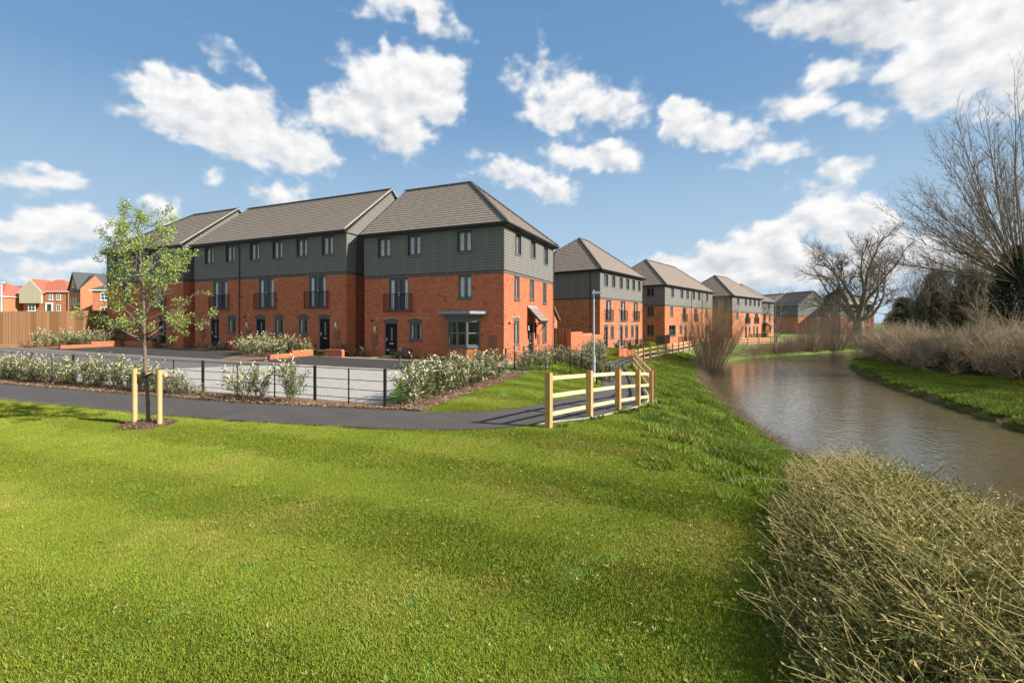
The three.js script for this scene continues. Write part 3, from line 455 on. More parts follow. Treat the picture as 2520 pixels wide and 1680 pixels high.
    const mb = new MB(true), w = (o.b - o.a) / 2 + .05, c = (o.a + o.b) / 2, rise = .10, R = (w * w + rise * rise) / (2 * rise), n = Math.round(w * 2 / .075), r = rng(9);
    for (let i = 0; i < n; i++) {
      const t0 = lerp(-1, 1, i / n), t1 = lerp(-1, 1, (i + .88) / n), th = (t) => Math.asin(w * t / R), k = .7 + r() * .5; mb.col = [k, k, k];
      const pt = (t, rad) => [c + Math.sin(th(t)) * rad * (rad > R ? 1.02 : 1), o.y + Math.cos(th(t)) * rad - R + rise * (rad > R ? 1 : 1) - (1 - 1), 0];
      const A = pt(t0, R), B = pt(t1, R), C = pt(t1, R + .215), D = pt(t0, R + .215), z = .014;
      A[1] = Math.max(A[1] - rise, o.y); B[1] = Math.max(B[1] - rise, o.y); C[1] -= rise * .35; D[1] -= rise * .35;
      const up = (p, zz) => [p[0], p[1], zz]; mb.hexa(up(A, z), up(B, z), up(C, z), up(D, z), up(A, -.02), up(B, -.02), up(C, -.02), up(D, -.02));
    }
    const m = mb.to(house, 'arch', M.band, 'stuff'); m.applyMatrix4(F);
  },
  meter(house, F, o) { const g = new THREE.Group(); g.name = 'meter_box'; house.add(g); g.applyMatrix4(F); new MB().box(o.a, o.b, o.y0, o.y1, 0, .05).to(g, 'cabinet', M.meter); new MB().box(o.a + .03, o.b - .03, o.y0 + .03, o.y1 - .03, .05, .062).to(g, 'lid', M.meter); new MB().box((o.a + o.b) / 2 - .018, (o.a + o.b) / 2 + .018, 0, o.y0, 0, .035).to(g, 'duct', M.meter); },
  light(house, F, o) { const g = new THREE.Group(); g.name = 'wall_light'; house.add(g); g.applyMatrix4(F); const u = (o.a + o.b) / 2; new MB().box(u - .05, u + .05, o.y0, o.y0 + .12, 0, .03).to(g, 'bracket', M.chrome); new MB().tube([u, o.y0 + .06, .03], [u, o.y0 + .1, .12], .015, .015, 6).to(g, 'arm', M.chrome); new MB().tube([u, o.y0 + .1, .12], [u, o.y0 + .38, .12], .055, .06, 10, true).to(g, 'shade', M.white); },
  vent(house, F, o) { const g = new MB().tube([o.a, o.y0, -.01], [o.a, o.y0, .09], .075, .075, 12, true).to(house, 'flue', M.black); g.applyMatrix4(F); const s = new MB().box(o.a + .35, o.a + .40, o.y0 + .08, o.y0 + .13, 0, .03).to(house, 'sensor', M.white); s.applyMatrix4(F); const v = new MB().box(o.a + .42, o.a + .64, o.y0 - .28, o.y0 - .215, 0, .014).to(house, 'air_brick', M.meter); v.applyMatrix4(F); },
  gas(house, F, o) { const g = new THREE.Group(); g.name = 'gas_meter_box'; house.add(g); g.applyMatrix4(F); const m = new MB(), A = (u, y, n) => [u, y, n]; m.hexa(A(o.a, .13, .32), A(o.b, .13, .32), A(o.b, .55, .12), A(o.a, .55, .12), A(o.a, .13, 0), A(o.b, .13, 0), A(o.b, .62, 0), A(o.a, .62, 0)); m.to(g, 'hood', M.gasBox); new MB().box(o.a + .05, o.b - .05, -.1, .13, 0, .22).to(g, 'base', M.black); new MB().box(o.a - .34, o.a - .16, .42, .68, 0, .12).to(g, 'terminal_box', M.greyPlastic); new MB().tube([o.a - .25, -.1, .05], [o.a - .25, .42, .05], .04, .04, 8).to(g, 'riser', M.greyPlastic); },
  pipe(house, F, o) { const g = new MB().tube([o.a, 0, .1], [o.a, o.y1 - .35, .1], .036, .036, 8).tube([o.a, o.y1 - .35, .1], [o.a, o.y1, .3], .036, .036, 8); for (let y = .6; y < o.y1 - .5; y += 1.7) g.box(o.a - .05, o.a + .05, y, y + .05, 0, .14); const m = g.to(house, 'downpipe', M.gutter); m.applyMatrix4(F); },
};
const surface = { surface: true };
// one slope of a roof: eave from P along E, up the slope along U; top edge inset by iL and iR
function slope(house, roof, P, E, U, N, Le, Tt, iL, iR, mode) {
  const B = new THREE.Matrix4().makeBasis(E, N, U.clone().negate()).setPosition(P);
  const s = new THREE.Shape([[0, 0], [Le, 0], [Le - iR, Tt], [iL, Tt]].map(([x, y]) => new THREE.Vector2(x, y)));
  const g = new THREE.ExtrudeGeometry(s, { depth: .07, bevelEnabled: false }); g.rotateX(-Math.PI / 2); g.translate(0, -.11, 0);
  const deck = add(roof, 'deck', g, mode ? M.roofDeck : M.roofFar); deck.applyMatrix4(B); if (!mode) return;
  const mats = [], q = new THREE.Quaternion().setFromAxisAngle(V(1, 0, 0), -.105), gauge = .325, rows = Math.ceil(Tt / gauge);
  for (let k = 0; k < rows; k++) {
    const t = k * gauge + .16, f = clamp(t / Tt), x0 = iL * f, x1 = Le - iR * f, off = (k & 1) * .165;
    for (let x = Math.floor(x0 / .33) * .33 - off; x < x1; x += .33) { const a = Math.max(x, x0), b = Math.min(x + .33, x1); if (b - a < .04) continue; mats.push(new THREE.Matrix4().compose(V((a + b) / 2, .012, -Math.min(t, Tt - .05)), q, V((b - a) / .33, 1, 1)).premultiply(B)); }
  }
  if (mode === 'parts') pieces(roof, 'roof_tile', tileG, M.tile, mats);
  else { const v = M.tile.map(() => []); mats.forEach((m, i) => v[(i * 7919 + (i >> 3)) % 4].push(m)); v.forEach((l, i) => l.length && instanced(roof, 'roof_tiles', tileG, M.tile[i], l)); }
}
const capG = (() => { const mb = new MB(); for (let i = 0; i < 6; i++) { const a = Math.PI * i / 6, b = Math.PI * (i + 1) / 6; mb.quad([0, Math.sin(a) * .11, Math.cos(a) * .13], [.43, Math.sin(a) * .11, Math.cos(a) * .13], [.43, Math.sin(b) * .11, Math.cos(b) * .13], [0, Math.sin(b) * .11, Math.cos(b) * .13]); } return mb.geo(); })();
function caps(roof, a, b, name, far) {                           // ridge or hip tiles from a to b
  const d = b.clone().sub(a), l = d.length(), x = d.clone().normalize(), z = x.clone().cross(V(0, 1, 0)).normalize(), y = z.clone().cross(x).normalize(), B = new THREE.Matrix4().makeBasis(x, y, z);
  if (far) { const m = new MB().tube(a.toArray(), b.toArray(), .11, .11, 8).to(roof, name, M.trim); return m; }
  const n = Math.max(1, Math.floor(l / .44)); for (let i = 0; i < n; i++) { const o = add(roof, name, capG, M.capTile); o.applyMatrix4(B.clone().setPosition(a.clone().lerp(b, i / n))); }
}
M.capTile = std(.075, .07, .068, .8, { map: T.tile });
// a box of a house with its roof. Local: front face at z = 0 running from x = -w to 0, the other face at x = 0 running back to z = -d
function house(o) {
  const H = thing('brick_house', o.label, 'house', [o.at[0], o.y, o.at[1]], -o.turn * D2R, 'three storey brick and clad houses'), { w, d, brickTop, top } = o;
  const Ff = new THREE.Matrix4().makeBasis(V(1, 0, 0), V(0, 1, 0), V(0, 0, 1)).setPosition(-w, 0, 0), Fr = new THREE.Matrix4().makeBasis(V(0, 0, -1), V(0, 1, 0), V(1, 0, 0));
  const fx = (L) => L.map((q) => ({ ...q, a: q.a + w, b: (q.b ?? q.a) + w }));
  const arches = (L) => L.filter((q) => q.k === 'arch').map((q) => ({ a: q.a, b: q.b, y: q.y }));
  const front = fx(o.front || []), right = o.right || [];
  side(H, Ff, { len: w, brickTop, top, open: front, bricks: o.bricks, arches: arches(front), seed: o.seed });
  side(H, Fr, { len: d, brickTop, top, open: right, bricks: o.rightBricks ?? o.bricks, arches: arches(right), seed: o.seed + 1, gable: o.gableRight ? { top: o.ridge - .12 } : null });
  new MB().box(-w, -w + .22, -.5, top, -d, -.23).to(H, 'wall', M.brickFar); new MB().box(-w + .23, -.23, -.5, top, -d, -d + .22).to(H, 'wall', M.brickFar);
  for (const y of [-.3, brickTop / 2 - .12, brickTop - .1, top - .04]) new MB().box(-w + .225, -.225, y, y + .2, -d + .225, -.225).to(H, 'floor_slab', M.inner);
  new MB().box(-w / 2 - .06, -w / 2 + .06, -.1, top - .05, -d + .23, -.6).to(H, 'partition', M.inner);
  new MB().box(-w + .23, -.9, -.1, top - .05, -d * .55, -d * .55 + .12).to(H, 'partition', M.inner);
  // roof
  const R = new THREE.Group(); R.name = 'roof'; H.add(R);
  const ov = .32, rz = o.axis === 'z', L = rz ? d : w, S = rz ? w : d, half = S / 2, tan = (o.ridge - top - .33) / half, eY = top + .33 - tan * ov, rl = half + ov, sl = Math.hypot(rl, rl * tan), c = rl / sl, s = rl * tan / sl;
  const hipN = o.hipNear ?? 0, hipF = o.hipFar ?? 0, gv = .12;       // near/far along the ridge
  const P = (u, v, y) => (rz ? V(-v, y, -u) : V(-w + u, y, -v));      // u along the ridge, v across it from the seen eave
  const a0 = hipN ? -ov : -gv, a1 = L + (hipF ? ov : gv), iN = hipN ? rl : 0, iF = hipF ? rl : 0, mode = o.tiles;
  const dirU = P(1, 0, 0).sub(P(0, 0, 0)), dirV = P(0, 1, 0).sub(P(0, 0, 0));
  const up = (dv) => dv.clone().multiplyScalar(c).add(V(0, s, 0)), nor = (dv) => dv.clone().multiplyScalar(-s).add(V(0, c, 0));
  if (!rz) slope(H, R, P(a0, -ov, eY), dirU, up(dirV), nor(dirV), a1 - a0, sl, iN, iF, mode); else slope(H, R, P(a0, -ov, eY), dirU, up(dirV), nor(dirV), a1 - a0, sl, iN, iF, mode);
  const nv = dirV.clone().negate(); slope(H, R, P(a1, S + ov, eY), dirU.clone().negate(), up(nv), nor(nv), a1 - a0, sl, iF, iN, 0);
  if (hipN) slope(H, R, P(a0, S + ov, eY), nv.clone(), up(dirU), nor(dirU), S + 2 * ov, sl, rl, rl, rz ? mode : 0);
  if (hipF) { const nu = dirU.clone().negate(); slope(H, R, P(a1, -ov, eY), dirV.clone(), up(nu), nor(nu), S + 2 * ov, sl, rl, rl, rz ? 0 : mode); }
  const rA = P(a0 + iN, half, o.ridge + .03), rB = P(a1 - iF, half, o.ridge + .03); caps(R, rA, rB, 'ridge_tile', o.far);
  const dy = V(0, .03, 0);
  if (hipN) for (const v of [-ov, S + ov]) caps(R, P(a0, v, eY).add(dy), rA, 'hip_tile', o.far); if (hipF) for (const v of [-ov, S + ov]) caps(R, P(a1, v, eY).add(dy), rB, 'hip_tile', o.far);
  // eaves: soffit, fascia, gutter
  const ex = rz ? [-w - ov, ov] : [-w + (-a0 < .2 ? 0 : -ov), hipF ? ov : .0], x0 = rz ? -w - ov : -w + a0, x1 = rz ? ov : a1 - w, z0 = rz ? -a1 : -d - ov, z1 = rz ? (hipN ? ov : gv) : ov;
  const e = new MB().box(x0 + .02, x1 - .02, eY - .17, eY - .14, z0 + .02, z1 - .02).to(R, 'soffit', M.gutter);
  const f = new MB().box(x0, x1, eY - .17, eY - .01, z1 - .03, z1).to(R, 'fascia', M.gutter);
  const f2 = (rz || hipF) ? new MB().box(x1 - .03, x1, eY - .17, eY - .01, z0, z1 - .031).to(R, 'fascia', M.gutter) : null;
  const gut = new MB(); gut.box(x0, x1 + .06, eY - .10, eY - .01, z1 + .002, z1 + .11); gut.to(R, 'gutter', M.gutter);
  if (rz || hipF) new MB().box(x1 + .002, x1 + .11, eY - .10, eY - .01, z0, z1).to(R, 'gutter', M.gutter);
  if (o.gableRight) {                                            // bargeboards and pale verge along the gable
    for (const [va, vb] of [[-ov, half], [S + ov, half]]) {
      const p = P(a1, va, eY - .06), q = P(a1, vb, o.ridge - .05), up2 = V(0, .17, 0);
      const h = (pt, dx, dyy) => [pt.x + dx, pt.y + dyy, pt.z];
      new MB().hexa(h(p, .025, -.1), h(q, .025, -.1), h(q, .025, .08), h(p, .025, .08), h(p, -.015, -.1), h(q, -.015, -.1), h(q, -.015, .08), h(p, -.015, .08)).to(R, 'bargeboard', M.gutter);
      new MB().hexa(h(p, .03, .08), h(q, .03, .08), h(q, .03, .15), h(p, .03, .15), h(p, -.09, .08), h(q, -.09, .08), h(q, -.09, .15), h(p, -.09, .15)).to(R, 'verge', M.verge);
    }
  }
  return { H, Ff, Fr };
}
M.verge = std(.40, .36, .31, .85, { map: T.concrete });
const Wn = (a, b, y0, y1, x = {}) => ({ k: 'window', a, b, y0, y1, ...x });
const cladW = { clad: true, blind: 'full' };
const REDB = { c: [.52, .138, .060], dark: .02 }, MIXB = { c: [.53, .175, .075], dark: .13 };
const doorset = (a, b, y0 = .12, y1 = 2.22) => [{ k: 'door', a, b, y0, y1 }, { k: 'arch', a, b, y: y1 + .01, ...surface }];
const gwin = (a, b, y0, y1) => [Wn(a, b, y0, y1, { blind: 'half' }), { k: 'arch', a, b, y: y1 + .01, ...surface }];
// corner house: hipped towards the sunny side, bay window, side porch
const H3 = house({
  label: 'three storey brick house with grey bay window and tiled side porch', at: C3, y: .05, turn: 23, w: 10.1, d: 9.2, brickTop: 5.30, top: 7.95, ridge: 12.12, hipFar: 1, tiles: 'parts', bricks: REDB, seed: 3,
  front: [Wn(-8.95, -8.0, 6.48, 7.72, cladW), Wn(-6.62, -5.67, 6.46, 7.72, cladW), Wn(-3.04, -2.09, 6.46, 7.72, cladW), { k: 'french', a: -8.14, b: -6.62, y0: 2.98, y1: 5.08, blind: 'half' }, Wn(-3.02, -2.07, 3.68, 5.08, { blind: 'full' }),
    { k: 'none', a: -3.5, b: -1.64, y0: .8, y1: 2.42 }, ...doorset(-8.48, -7.46), ...gwin(-6.55, -5.63, 1.13, 2.23), { k: 'meter', a: -.95, b: -.47, y0: .82, y1: 1.45, ...surface }, { k: 'meter', a: -9.5, b: -9.05, y0: .82, y1: 1.47, ...surface }, { k: 'light', a: -9.28, b: -9.06, y0: 1.6, ...surface }, { k: 'gas', a: -6.9, b: -6.35, ...surface }, { k: 'vent', a: -9.47, y0: 2.38, ...surface }],
  right: [Wn(1.66, 2.54, 6.46, 7.70, cladW), Wn(4.30, 5.18, 6.62, 7.68, cladW), Wn(6.94, 7.82, 6.46, 7.68, cladW), Wn(1.54, 2.40, 3.66, 5.08, { blind: 'full' }), Wn(4.17, 5.03, 3.78, 5.08, { blind: 'full' }), Wn(6.78, 7.64, 3.62, 5.08, { blind: 'full' }),
    Wn(1.47, 2.36, .88, 2.30, { blind: 'half' }), { k: 'arch', a: 1.47, b: 2.36, y: 2.31, ...surface }, Wn(6.73, 7.65, .85, 2.26, { blind: 'half' }), { k: 'door', a: 4.0, b: 4.98, y0: .12, y1: 2.2 }, { k: 'meter', a: 5.66, b: 6.14, y0: .78, y1: 1.41, ...surface }, { k: 'light', a: 3.62, b: 3.78, y0: 1.65, ...surface }, { k: 'vent', a: .7, y0: 2.2, ...surface }, { k: 'pipe', a: 9.1, y1: 7.75, ...surface }],
});
{ // bay window and porch of the corner house
  const { H } = H3, g = new THREE.Group(); g.name = 'bay_window'; H.add(g);
  const base = [[-3.62, 0], [-3.4, .62], [-2.1, .62], [-1.5, 0]], col = (pts, y0, y1, grow = 0) => { const c = -2.56; const s = new THREE.Shape(pts.map(([x, z]) => new THREE.Vector2(x + Math.sign(x - c) * grow, -(z + (z > 0 ? grow : 0))))); const q = new THREE.ExtrudeGeometry(s, { depth: y1 - y0, bevelEnabled: false }); q.rotateX(-Math.PI / 2); q.translate(0, y0, 0); return q; };
  add(g, 'brick_base', col(base, -.3, .74), M.mortar);
  { const r = rng(8), mats = [], cols = []; for (let i = 0; i < 3; i++) { const [x0, z0] = base[i], [x1, z1] = base[i + 1], l = Math.hypot(x1 - x0, z1 - z0), ex = V((x1 - x0) / l, 0, (z1 - z0) / l), en = V(-ex.z, 0, ex.x).negate(); if (en.z < 0) en.negate(); const F = new THREE.Matrix4().makeBasis(ex, V(0, 1, 0), ex.clone().cross(V(0, 1, 0))).setPosition(x0, 0, z0); for (let row = 0, y = .0375; y < .72; row++, y += .075) for (let u = row & 1 ? -.1125 : 0; u < l; u += .225) { const a = Math.max(.004, u + .005), b = Math.min(l - .004, u + .22); if (b - a < .02) continue; const k = .8 + r() * .4; mats.push(new THREE.Matrix4().makeScale((b - a) / .215, 1, 1).setPosition((a + b) / 2, y, 0).premultiply(F)); cols.push([.50 * k, .150 * k, .062 * k]); } } instanced(g, 'brickwork', brickG, M.brick, mats, cols); }
  add(g, 'sill', col(base, .74, .86, .07), M.frame);
  add(g, 'head', col(base, 2.36, 2.50, .02), M.frame); add(g, 'cornice', col(base, 2.50, 2.58, .12), M.frame); add(g, 'cornice', col(base, 2.58, 2.66, .22), M.frame); add(g, 'cornice', col(base, 2.66, 2.74, .34), M.frame); add(g, 'lead_roof', col(base, 2.74, 2.90, .44), M.lead);
  for (let i = 0; i < 3; i++) {
    const [x0, z0] = base[i], [x1, z1] = base[i + 1], l = Math.hypot(x1 - x0, z1 - z0), ex = V((x1 - x0) / l, 0, (z1 - z0) / l), F = new THREE.Matrix4().makeBasis(ex, V(0, 1, 0), ex.clone().cross(V(0, 1, 0))).setPosition(x0, 0, z0);
    const f = new MB().box(0, .10, .86, 2.36, -.09, .0).box(l - .10, l, .86, 2.36, -.09, .0).box(.10, l - .10, .86, .95, -.09, -.01).box(.10, l - .10, 2.27, 2.36, -.09, -.01); if (l > 1.2) f.box(l / 2 - .06, l / 2 + .06, .95, 2.27, -.09, -.01); f.to(g, 'frame', M.frame).applyMatrix4(F);
    const cells = l > 1.2 ? [[.10, l / 2 - .06], [l / 2 + .06, l - .10]] : [[.10, l - .10]];
    for (const [a, b] of cells) { new MB().quad([a, .95, -.05], [b, .95, -.05], [b, 2.27, -.05], [a, 2.27, -.05]).to(g, 'pane', M.glass).applyMatrix4(F); new MB().box(a, b, 1.60, 1.625, -.06, -.035).to(g, 'glazing_bar', M.greyPlastic).applyMatrix4(F); }
  }
  const p = new THREE.Group(); p.name = 'porch'; H.add(p); p.applyMatrix4(H3.Fr);   // u along the side, y up, n out
  const b0 = 3.75, b1 = 5.35, A = (u, y, n) => [u, y, n];
  new MB().hexa(A(b0, 2.32, .92), A(b1, 2.32, .92), A(b1, 3.28, .0), A(b0, 3.28, .0), A(b0, 2.24, .84), A(b1, 2.24, .84), A(b1, 3.18, -.02), A(b0, 3.18, -.02)).to(p, 'canopy', M.roofDeck);
  for (let r = 0; r < 4; r++) for (let c = 0; c < 5; c++) { const t = r * .31, dn = .69, dyy = -.72, n0 = .08 + t * dn, y0 = 3.24 + t * dyy, u0 = b0 - .02 + c * .33; const a = n0, b = n0 + .34 * dn, ya = y0 + .02, yb = y0 + .34 * dyy + .05; new MB().hexa(A(u0, yb, b), A(u0 + .325, yb, b), A(u0 + .325, ya, a), A(u0, ya, a), A(u0, yb - .03, b - .02), A(u0 + .325, yb - .03, b - .02), A(u0 + .325, ya - .03, a - .02), A(u0, ya - .03, a - .02)).to(p, 'roof_tile', M.tile[(r * 5 + c * 3) % 4]); }
  new MB().hexa(A(b0 - .05, 3.20, .16), A(b1 + .05, 3.20, .16), A(b1 + .05, 3.36, .012), A(b0 - .05, 3.36, .012), A(b0 - .05, 3.17, .14), A(b1 + .05, 3.17, .14), A(b1 + .05, 3.30, .0), A(b0 - .05, 3.30, .0)).to(p, 'flashing', M.lead);
  new MB().box(b0 + .05, b1 - .05, 2.12, 2.24, .70, .80).to(p, 'beam', M.black);
  for (const u of [b0 + .12, b1 - .12]) { new MB().box(u - .045, u + .045, 1.15, 2.24, .012, .10).to(p, 'bracket', M.black); new MB().hexa(A(u - .04, 1.36, .10), A(u + .04, 1.36, .10), A(u + .04, 2.12, .76), A(u - .04, 2.12, .76), A(u - .04, 1.26, .04), A(u + .04, 1.26, .04), A(u + .04, 2.10, .68), A(u - .04, 2.10, .68)).to(p, 'brace', M.black); }
}
// the terrace of three and the house beyond it
const C2 = [-10.9, -30.5];
const H2 = house({
  label: 'long brick terrace with three black doors and three balconies', at: C2, y: .18, turn: 23, w: 15.3, d: 9.2, brickTop: 5.50, top: 8.1, ridge: 12.05, gableRight: true, tiles: 'parts', bricks: REDB, seed: 13,
  front: [[-14.03, -13.07], [-11.66, -10.70], [-9.05, -8.10], [-6.73, -5.78], [-4.39, -3.44], [-2.07, -1.12]].map(([a, b]) => Wn(a, b, 6.66, 7.90, cladW)).concat(
    [[-13.16, -11.6], [-8.22, -6.68], [-3.32, -1.8]].map(([a, b]) => ({ k: 'french', a, b, y0: 3.14, y1: 5.28, blind: 'half' })), doorset(-13.48, -12.48, .3, 2.42), gwin(-11.53, -10.61, 1.32, 2.42), doorset(-8.52, -7.52, .3, 2.42), gwin(-6.62, -5.70, 1.32, 2.42), gwin(-4.29, -3.37, 1.32, 2.42), doorset(-2.42, -1.44, .3, 2.42),
    [{ k: 'meter', a: -14.57, b: -14.1, y0: .95, y1: 1.6, ...surface }, { k: 'meter', a: -9.53, b: -9.08, y0: .97, y1: 1.62, ...surface }, { k: 'meter', a: -1.02, b: -.55, y0: .97, y1: 1.62, ...surface }, { k: 'light', a: -14.35, b: -14.1, y0: 1.72, ...surface }, { k: 'light', a: -9.4, b: -9.2, y0: 1.74, ...surface }, { k: 'light', a: -.95, b: -.72, y0: 1.74, ...surface }, { k: 'vent', a: -14.6, y0: 2.55, ...surface }, { k: 'vent', a: -9.62, y0: 2.55, ...surface }, { k: 'pipe', a: -10.13, y1: 8.0, ...surface }, { k: 'gas', a: -12.1, b: -11.55, ...surface }, { k: 'gas', a: -5.1, b: -4.5, ...surface }, { k: 'gas', a: -3.3, b: -2.75, ...surface }]),
  right: [{ k: 'pipe', a: .9, y1: 7.9, ...surface }],
});
const H1 = house({
  label: 'brick house half hidden by the young tree', at: [-26.2, -36.9], y: .3, turn: 23, w: 10.5, d: 9.2, brickTop: 5.50, top: 8.1, ridge: 12.05, hipNear: 1, gableRight: true, tiles: 'field', bricks: REDB, seed: 23,
  front: [[-9.3, -8.35], [-6.7, -5.75], [-4.5, -3.55], [-2.1, -1.15]].map(([a, b]) => Wn(a, b, 6.66, 7.90, cladW)).concat([{ k: 'french', a: -3.9, b: -2.4, y0: 3.14, y1: 5.28, blind: 'half' }, Wn(-8.2, -7.2, 3.8, 5.28, { blind: 'full' }), Wn(-9.6, -7.6, .95, 2.42, {}), ...gwin(-6.4, -5.5, 1.3, 2.42), ...doorset(-3.2, -2.2, .3, 2.42), { k: 'meter', a: -1.6, b: -1.15, y0: .95, y1: 1.6, ...surface }]),
  right: [{ k: 'pipe', a: .9, y1: 7.9, ...surface }],
});
// the row along the river path
const lite = { lite: true };
const H4 = house({
  label: 'brick house with three balconies behind the garden wall', at: [8.53, -44.9], y: -.32, turn: 36, w: 9.4, d: 11.45, brickTop: 5.10, top: 7.75, ridge: 11.95, axis: 'z', hipNear: 1, hipFar: 1, tiles: 'field', bricks: MIXB, seed: 33,
  front: [{ k: 'pipe', a: -1.0, y1: 7.6, ...surface }],
  right: [[.91, 1.75], [2.72, 3.52], [4.68, 5.48], [6.45, 7.25], [8.18, 8.98], [9.92, 10.7]].map(([a, b]) => Wn(a, b, 6.28, 7.46, { ...cladW })).concat([[1.38, 2.6], [5.1, 6.32], [8.75, 9.97]].map(([a, b]) => ({ k: 'french', a, b, y0: 2.84, y1: 4.88, blind: 'half' })), doorset(.95, 1.85), gwin(2.48, 3.28, 1.05, 2.16), doorset(4.68, 5.58), gwin(6.22, 7.0, 1.05, 2.16), gwin(7.92, 8.7, 1.05, 2.16), doorset(9.25, 10.15), [{ k: 'gas', a: 3.6, b: 4.1, ...surface }, { k: 'gas', a: 7.1, b: 7.6, ...surface }, { k: 'pipe', a: 11.3, y1: 7.5, ...surface }]),
});
const H5 = house({
  label: 'longest brick terrace of the riverside row with windows on both faces', at: [20.2, -61.2], y: -.5, turn: 39.7, w: 9.4, d: 20.5, brickTop: 5.20, top: 7.80, ridge: 12.0, axis: 'z', hipNear: 1, hipFar: 1, tiles: 'field', bricks: MIXB, seed: 43,
  front: [Wn(-2.45, -1.5, 6.3, 7.5, { clad: true }), Wn(-2.45, -1.5, 3.72, 5.0, {}), Wn(-2.45, -1.5, 1.1, 2.5, {})],
  right: [[2.14, 3.1], [5.74, 6.7], [8.1, 9.05], [10.75, 11.7], [13.2, 14.15], [17.2, 18.2]].map(([a, b]) => Wn(a, b, 6.35, 7.45, cladW)).concat([Wn(1.95, 2.9, 3.7, 5.0, { blind: 'full' }), Wn(16.95, 17.95, 3.6, 5.0, { blind: 'full' }), { k: 'french', a: 6.65, b: 8.05, y0: 3.02, y1: 4.98 }, { k: 'french', a: 11.55, b: 12.95, y0: 3.02, y1: 4.98 }], gwin(5.5, 6.4, 1.28, 2.34), doorset(7.35, 8.3), gwin(10.6, 11.4, 1.28, 2.34), gwin(13, 13.8, 1.28, 2.34), [Wn(1.5, 3.9, 1.0, 2.5, {}), Wn(17, 18.8, 1.0, 2.5, {}), { k: 'pipe', a: 10.1, y1: 7.6, ...surface }, { k: 'pipe', a: 15, y1: 7.6, ...surface }]),
});
const H6 = house({
  label: 'brick house of the riverside row behind the bare willow shrub', at: [37.2, -78.2], y: -.65, turn: 45, w: 9.4, d: 15.1, brickTop: 4.92, top: 7.5, ridge: 11.6, axis: 'z', hipNear: 1, hipFar: 1, tiles: 'field', bricks: null, seed: 53, far: true,
  front: [Wn(-4.5, -3.5, 6.1, 7.2, { clad: true })],
  right: [[2.16, 3.15], [5.96, 6.95], [8.32, 9.3], [10.66, 11.65], [13, 14]].map(([a, b]) => Wn(a, b, 6.1, 7.15, cladW)).concat([Wn(1.95, 2.95, 3.6, 4.7, { blind: 'full' }), { k: 'french', a: 6.6, b: 8.3, y0: 2.86, y1: 4.7, ...lite }, { k: 'french', a: 11.4, b: 13.2, y0: 2.86, y1: 4.7, ...lite }], doorset(6.2, 7.2, .1, 2.15), doorset(12.2, 13.2, .1, 2.15), gwin(8.1, 8.95, .98, 2.15), gwin(10.5, 11.35, .98, 2.15)),
});
const H7 = house({
  label: 'brick house with a porch at the far end of the riverside row', at: [50.5, -96.6], y: -.7, turn: 50, w: 9.4, d: 10.2, brickTop: 4.9, top: 7.5, ridge: 11.6, axis: 'z', hipNear: 1, hipFar: 1, tiles: 'field', bricks: null, seed: 63, far: true,
  right: [[2.4, 3.3], [7, 7.9]].map(([a, b]) => Wn(a, b, 6.1, 7.2, cladW)).concat([[2.4, 3.3], [5, 5.9], [7.6, 8.5]].map(([a, b]) => Wn(a, b, 3.4, 4.7, {})), gwin(8, 8.9, .9, 2.15), doorset(5, 6)),
});
{ const p = new THREE.Group(); p.name = 'porch'; H7.H.add(p); p.applyMatrix4(H7.Fr); const A = (u, y, n) => [u, y, n]; new MB().hexa(A(4.6, 2.3, 1.1), A(6.4, 2.3, 1.1), A(6.4, 3.3, .012), A(4.6, 3.3, .012), A(4.6, 2.2, 1), A(6.4, 2.2, 1), A(6.4, 3.2, .0), A(4.6, 3.2, .0)).to(p, 'canopy', M.roofFar); for (const u of [4.75, 6.25]) new MB().hexa(A(u - .04, 1.36, .10), A(u + .04, 1.36, .10), A(u + .04, 2.2, .9), A(u - .04, 2.2, .9), A(u - .04, 1.2, .02), A(u + .04, 1.2, .02), A(u + .04, 2.15, .8), A(u - .04, 2.15, .8)).to(p, 'brace', M.black); }
const H9 = house({
  label: 'gabled brick house with dark slate roof behind the small bare tree', at: [73.8, -119.5], y: -1.1, turn: 80, w: 9.6, d: 9.4, brickTop: 5.2, top: 7.85, ridge: 11.7, gableRight: true, tiles: 0, bricks: null, seed: 73, far: true,
  front: [[-8.5, -7.5], [-6, -5], [-3.5, -2.5]].map(([a, b]) => Wn(a, b, 6.3, 7.4, {})), right: [],
});
const H10 = house({
  label: 'brick house standing behind the great bare tree', at: [81.4, -115], y: -.95, turn: 90, w: 11, d: 8.6, brickTop: 5.15, top: 7.75, ridge: 12.2, axis: 'z', hipNear: 1, hipFar: 1, tiles: 0, bricks: null, seed: 83, far: true,
  front: [[-9.6, -8.6], [-7, -6], [-3.6, -2.6]].map(([a, b]) => Wn(a, b, 6.2, 7.3, {})).concat([{ k: 'french', a: -8.6, b: -7, y0: 2.9, y1: 4.85, ...lite }, Wn(-3.5, -2.5, 3.6, 4.85, {})]),
  right: [[2.2, 3], [6.4, 7.2]].map(([a, b]) => Wn(a, b, 6.2, 7.3, {})).concat([[2, 2.8], [4, 4.8], [6.5, 7.3]].map(([a, b]) => Wn(a, b, 3.5, 4.8, {})), gwin(1.6, 2.4, .9, 2.2), gwin(6.5, 7.3, .9, 2.2), [{ k: 'pipe', a: 8.3, y1: 7.5, ...surface }]),
});
const H8 = house({
  label: 'gabled house showing only its roof between the brick houses', at: [83.8, -150], y: 1.5, turn: 80, w: 9.6, d: 9.4, brickTop: 5.2, top: 7.85, ridge: 10.4, gableRight: true, tiles: 0, bricks: null, seed: 93, far: true, front: [], right: [],
});

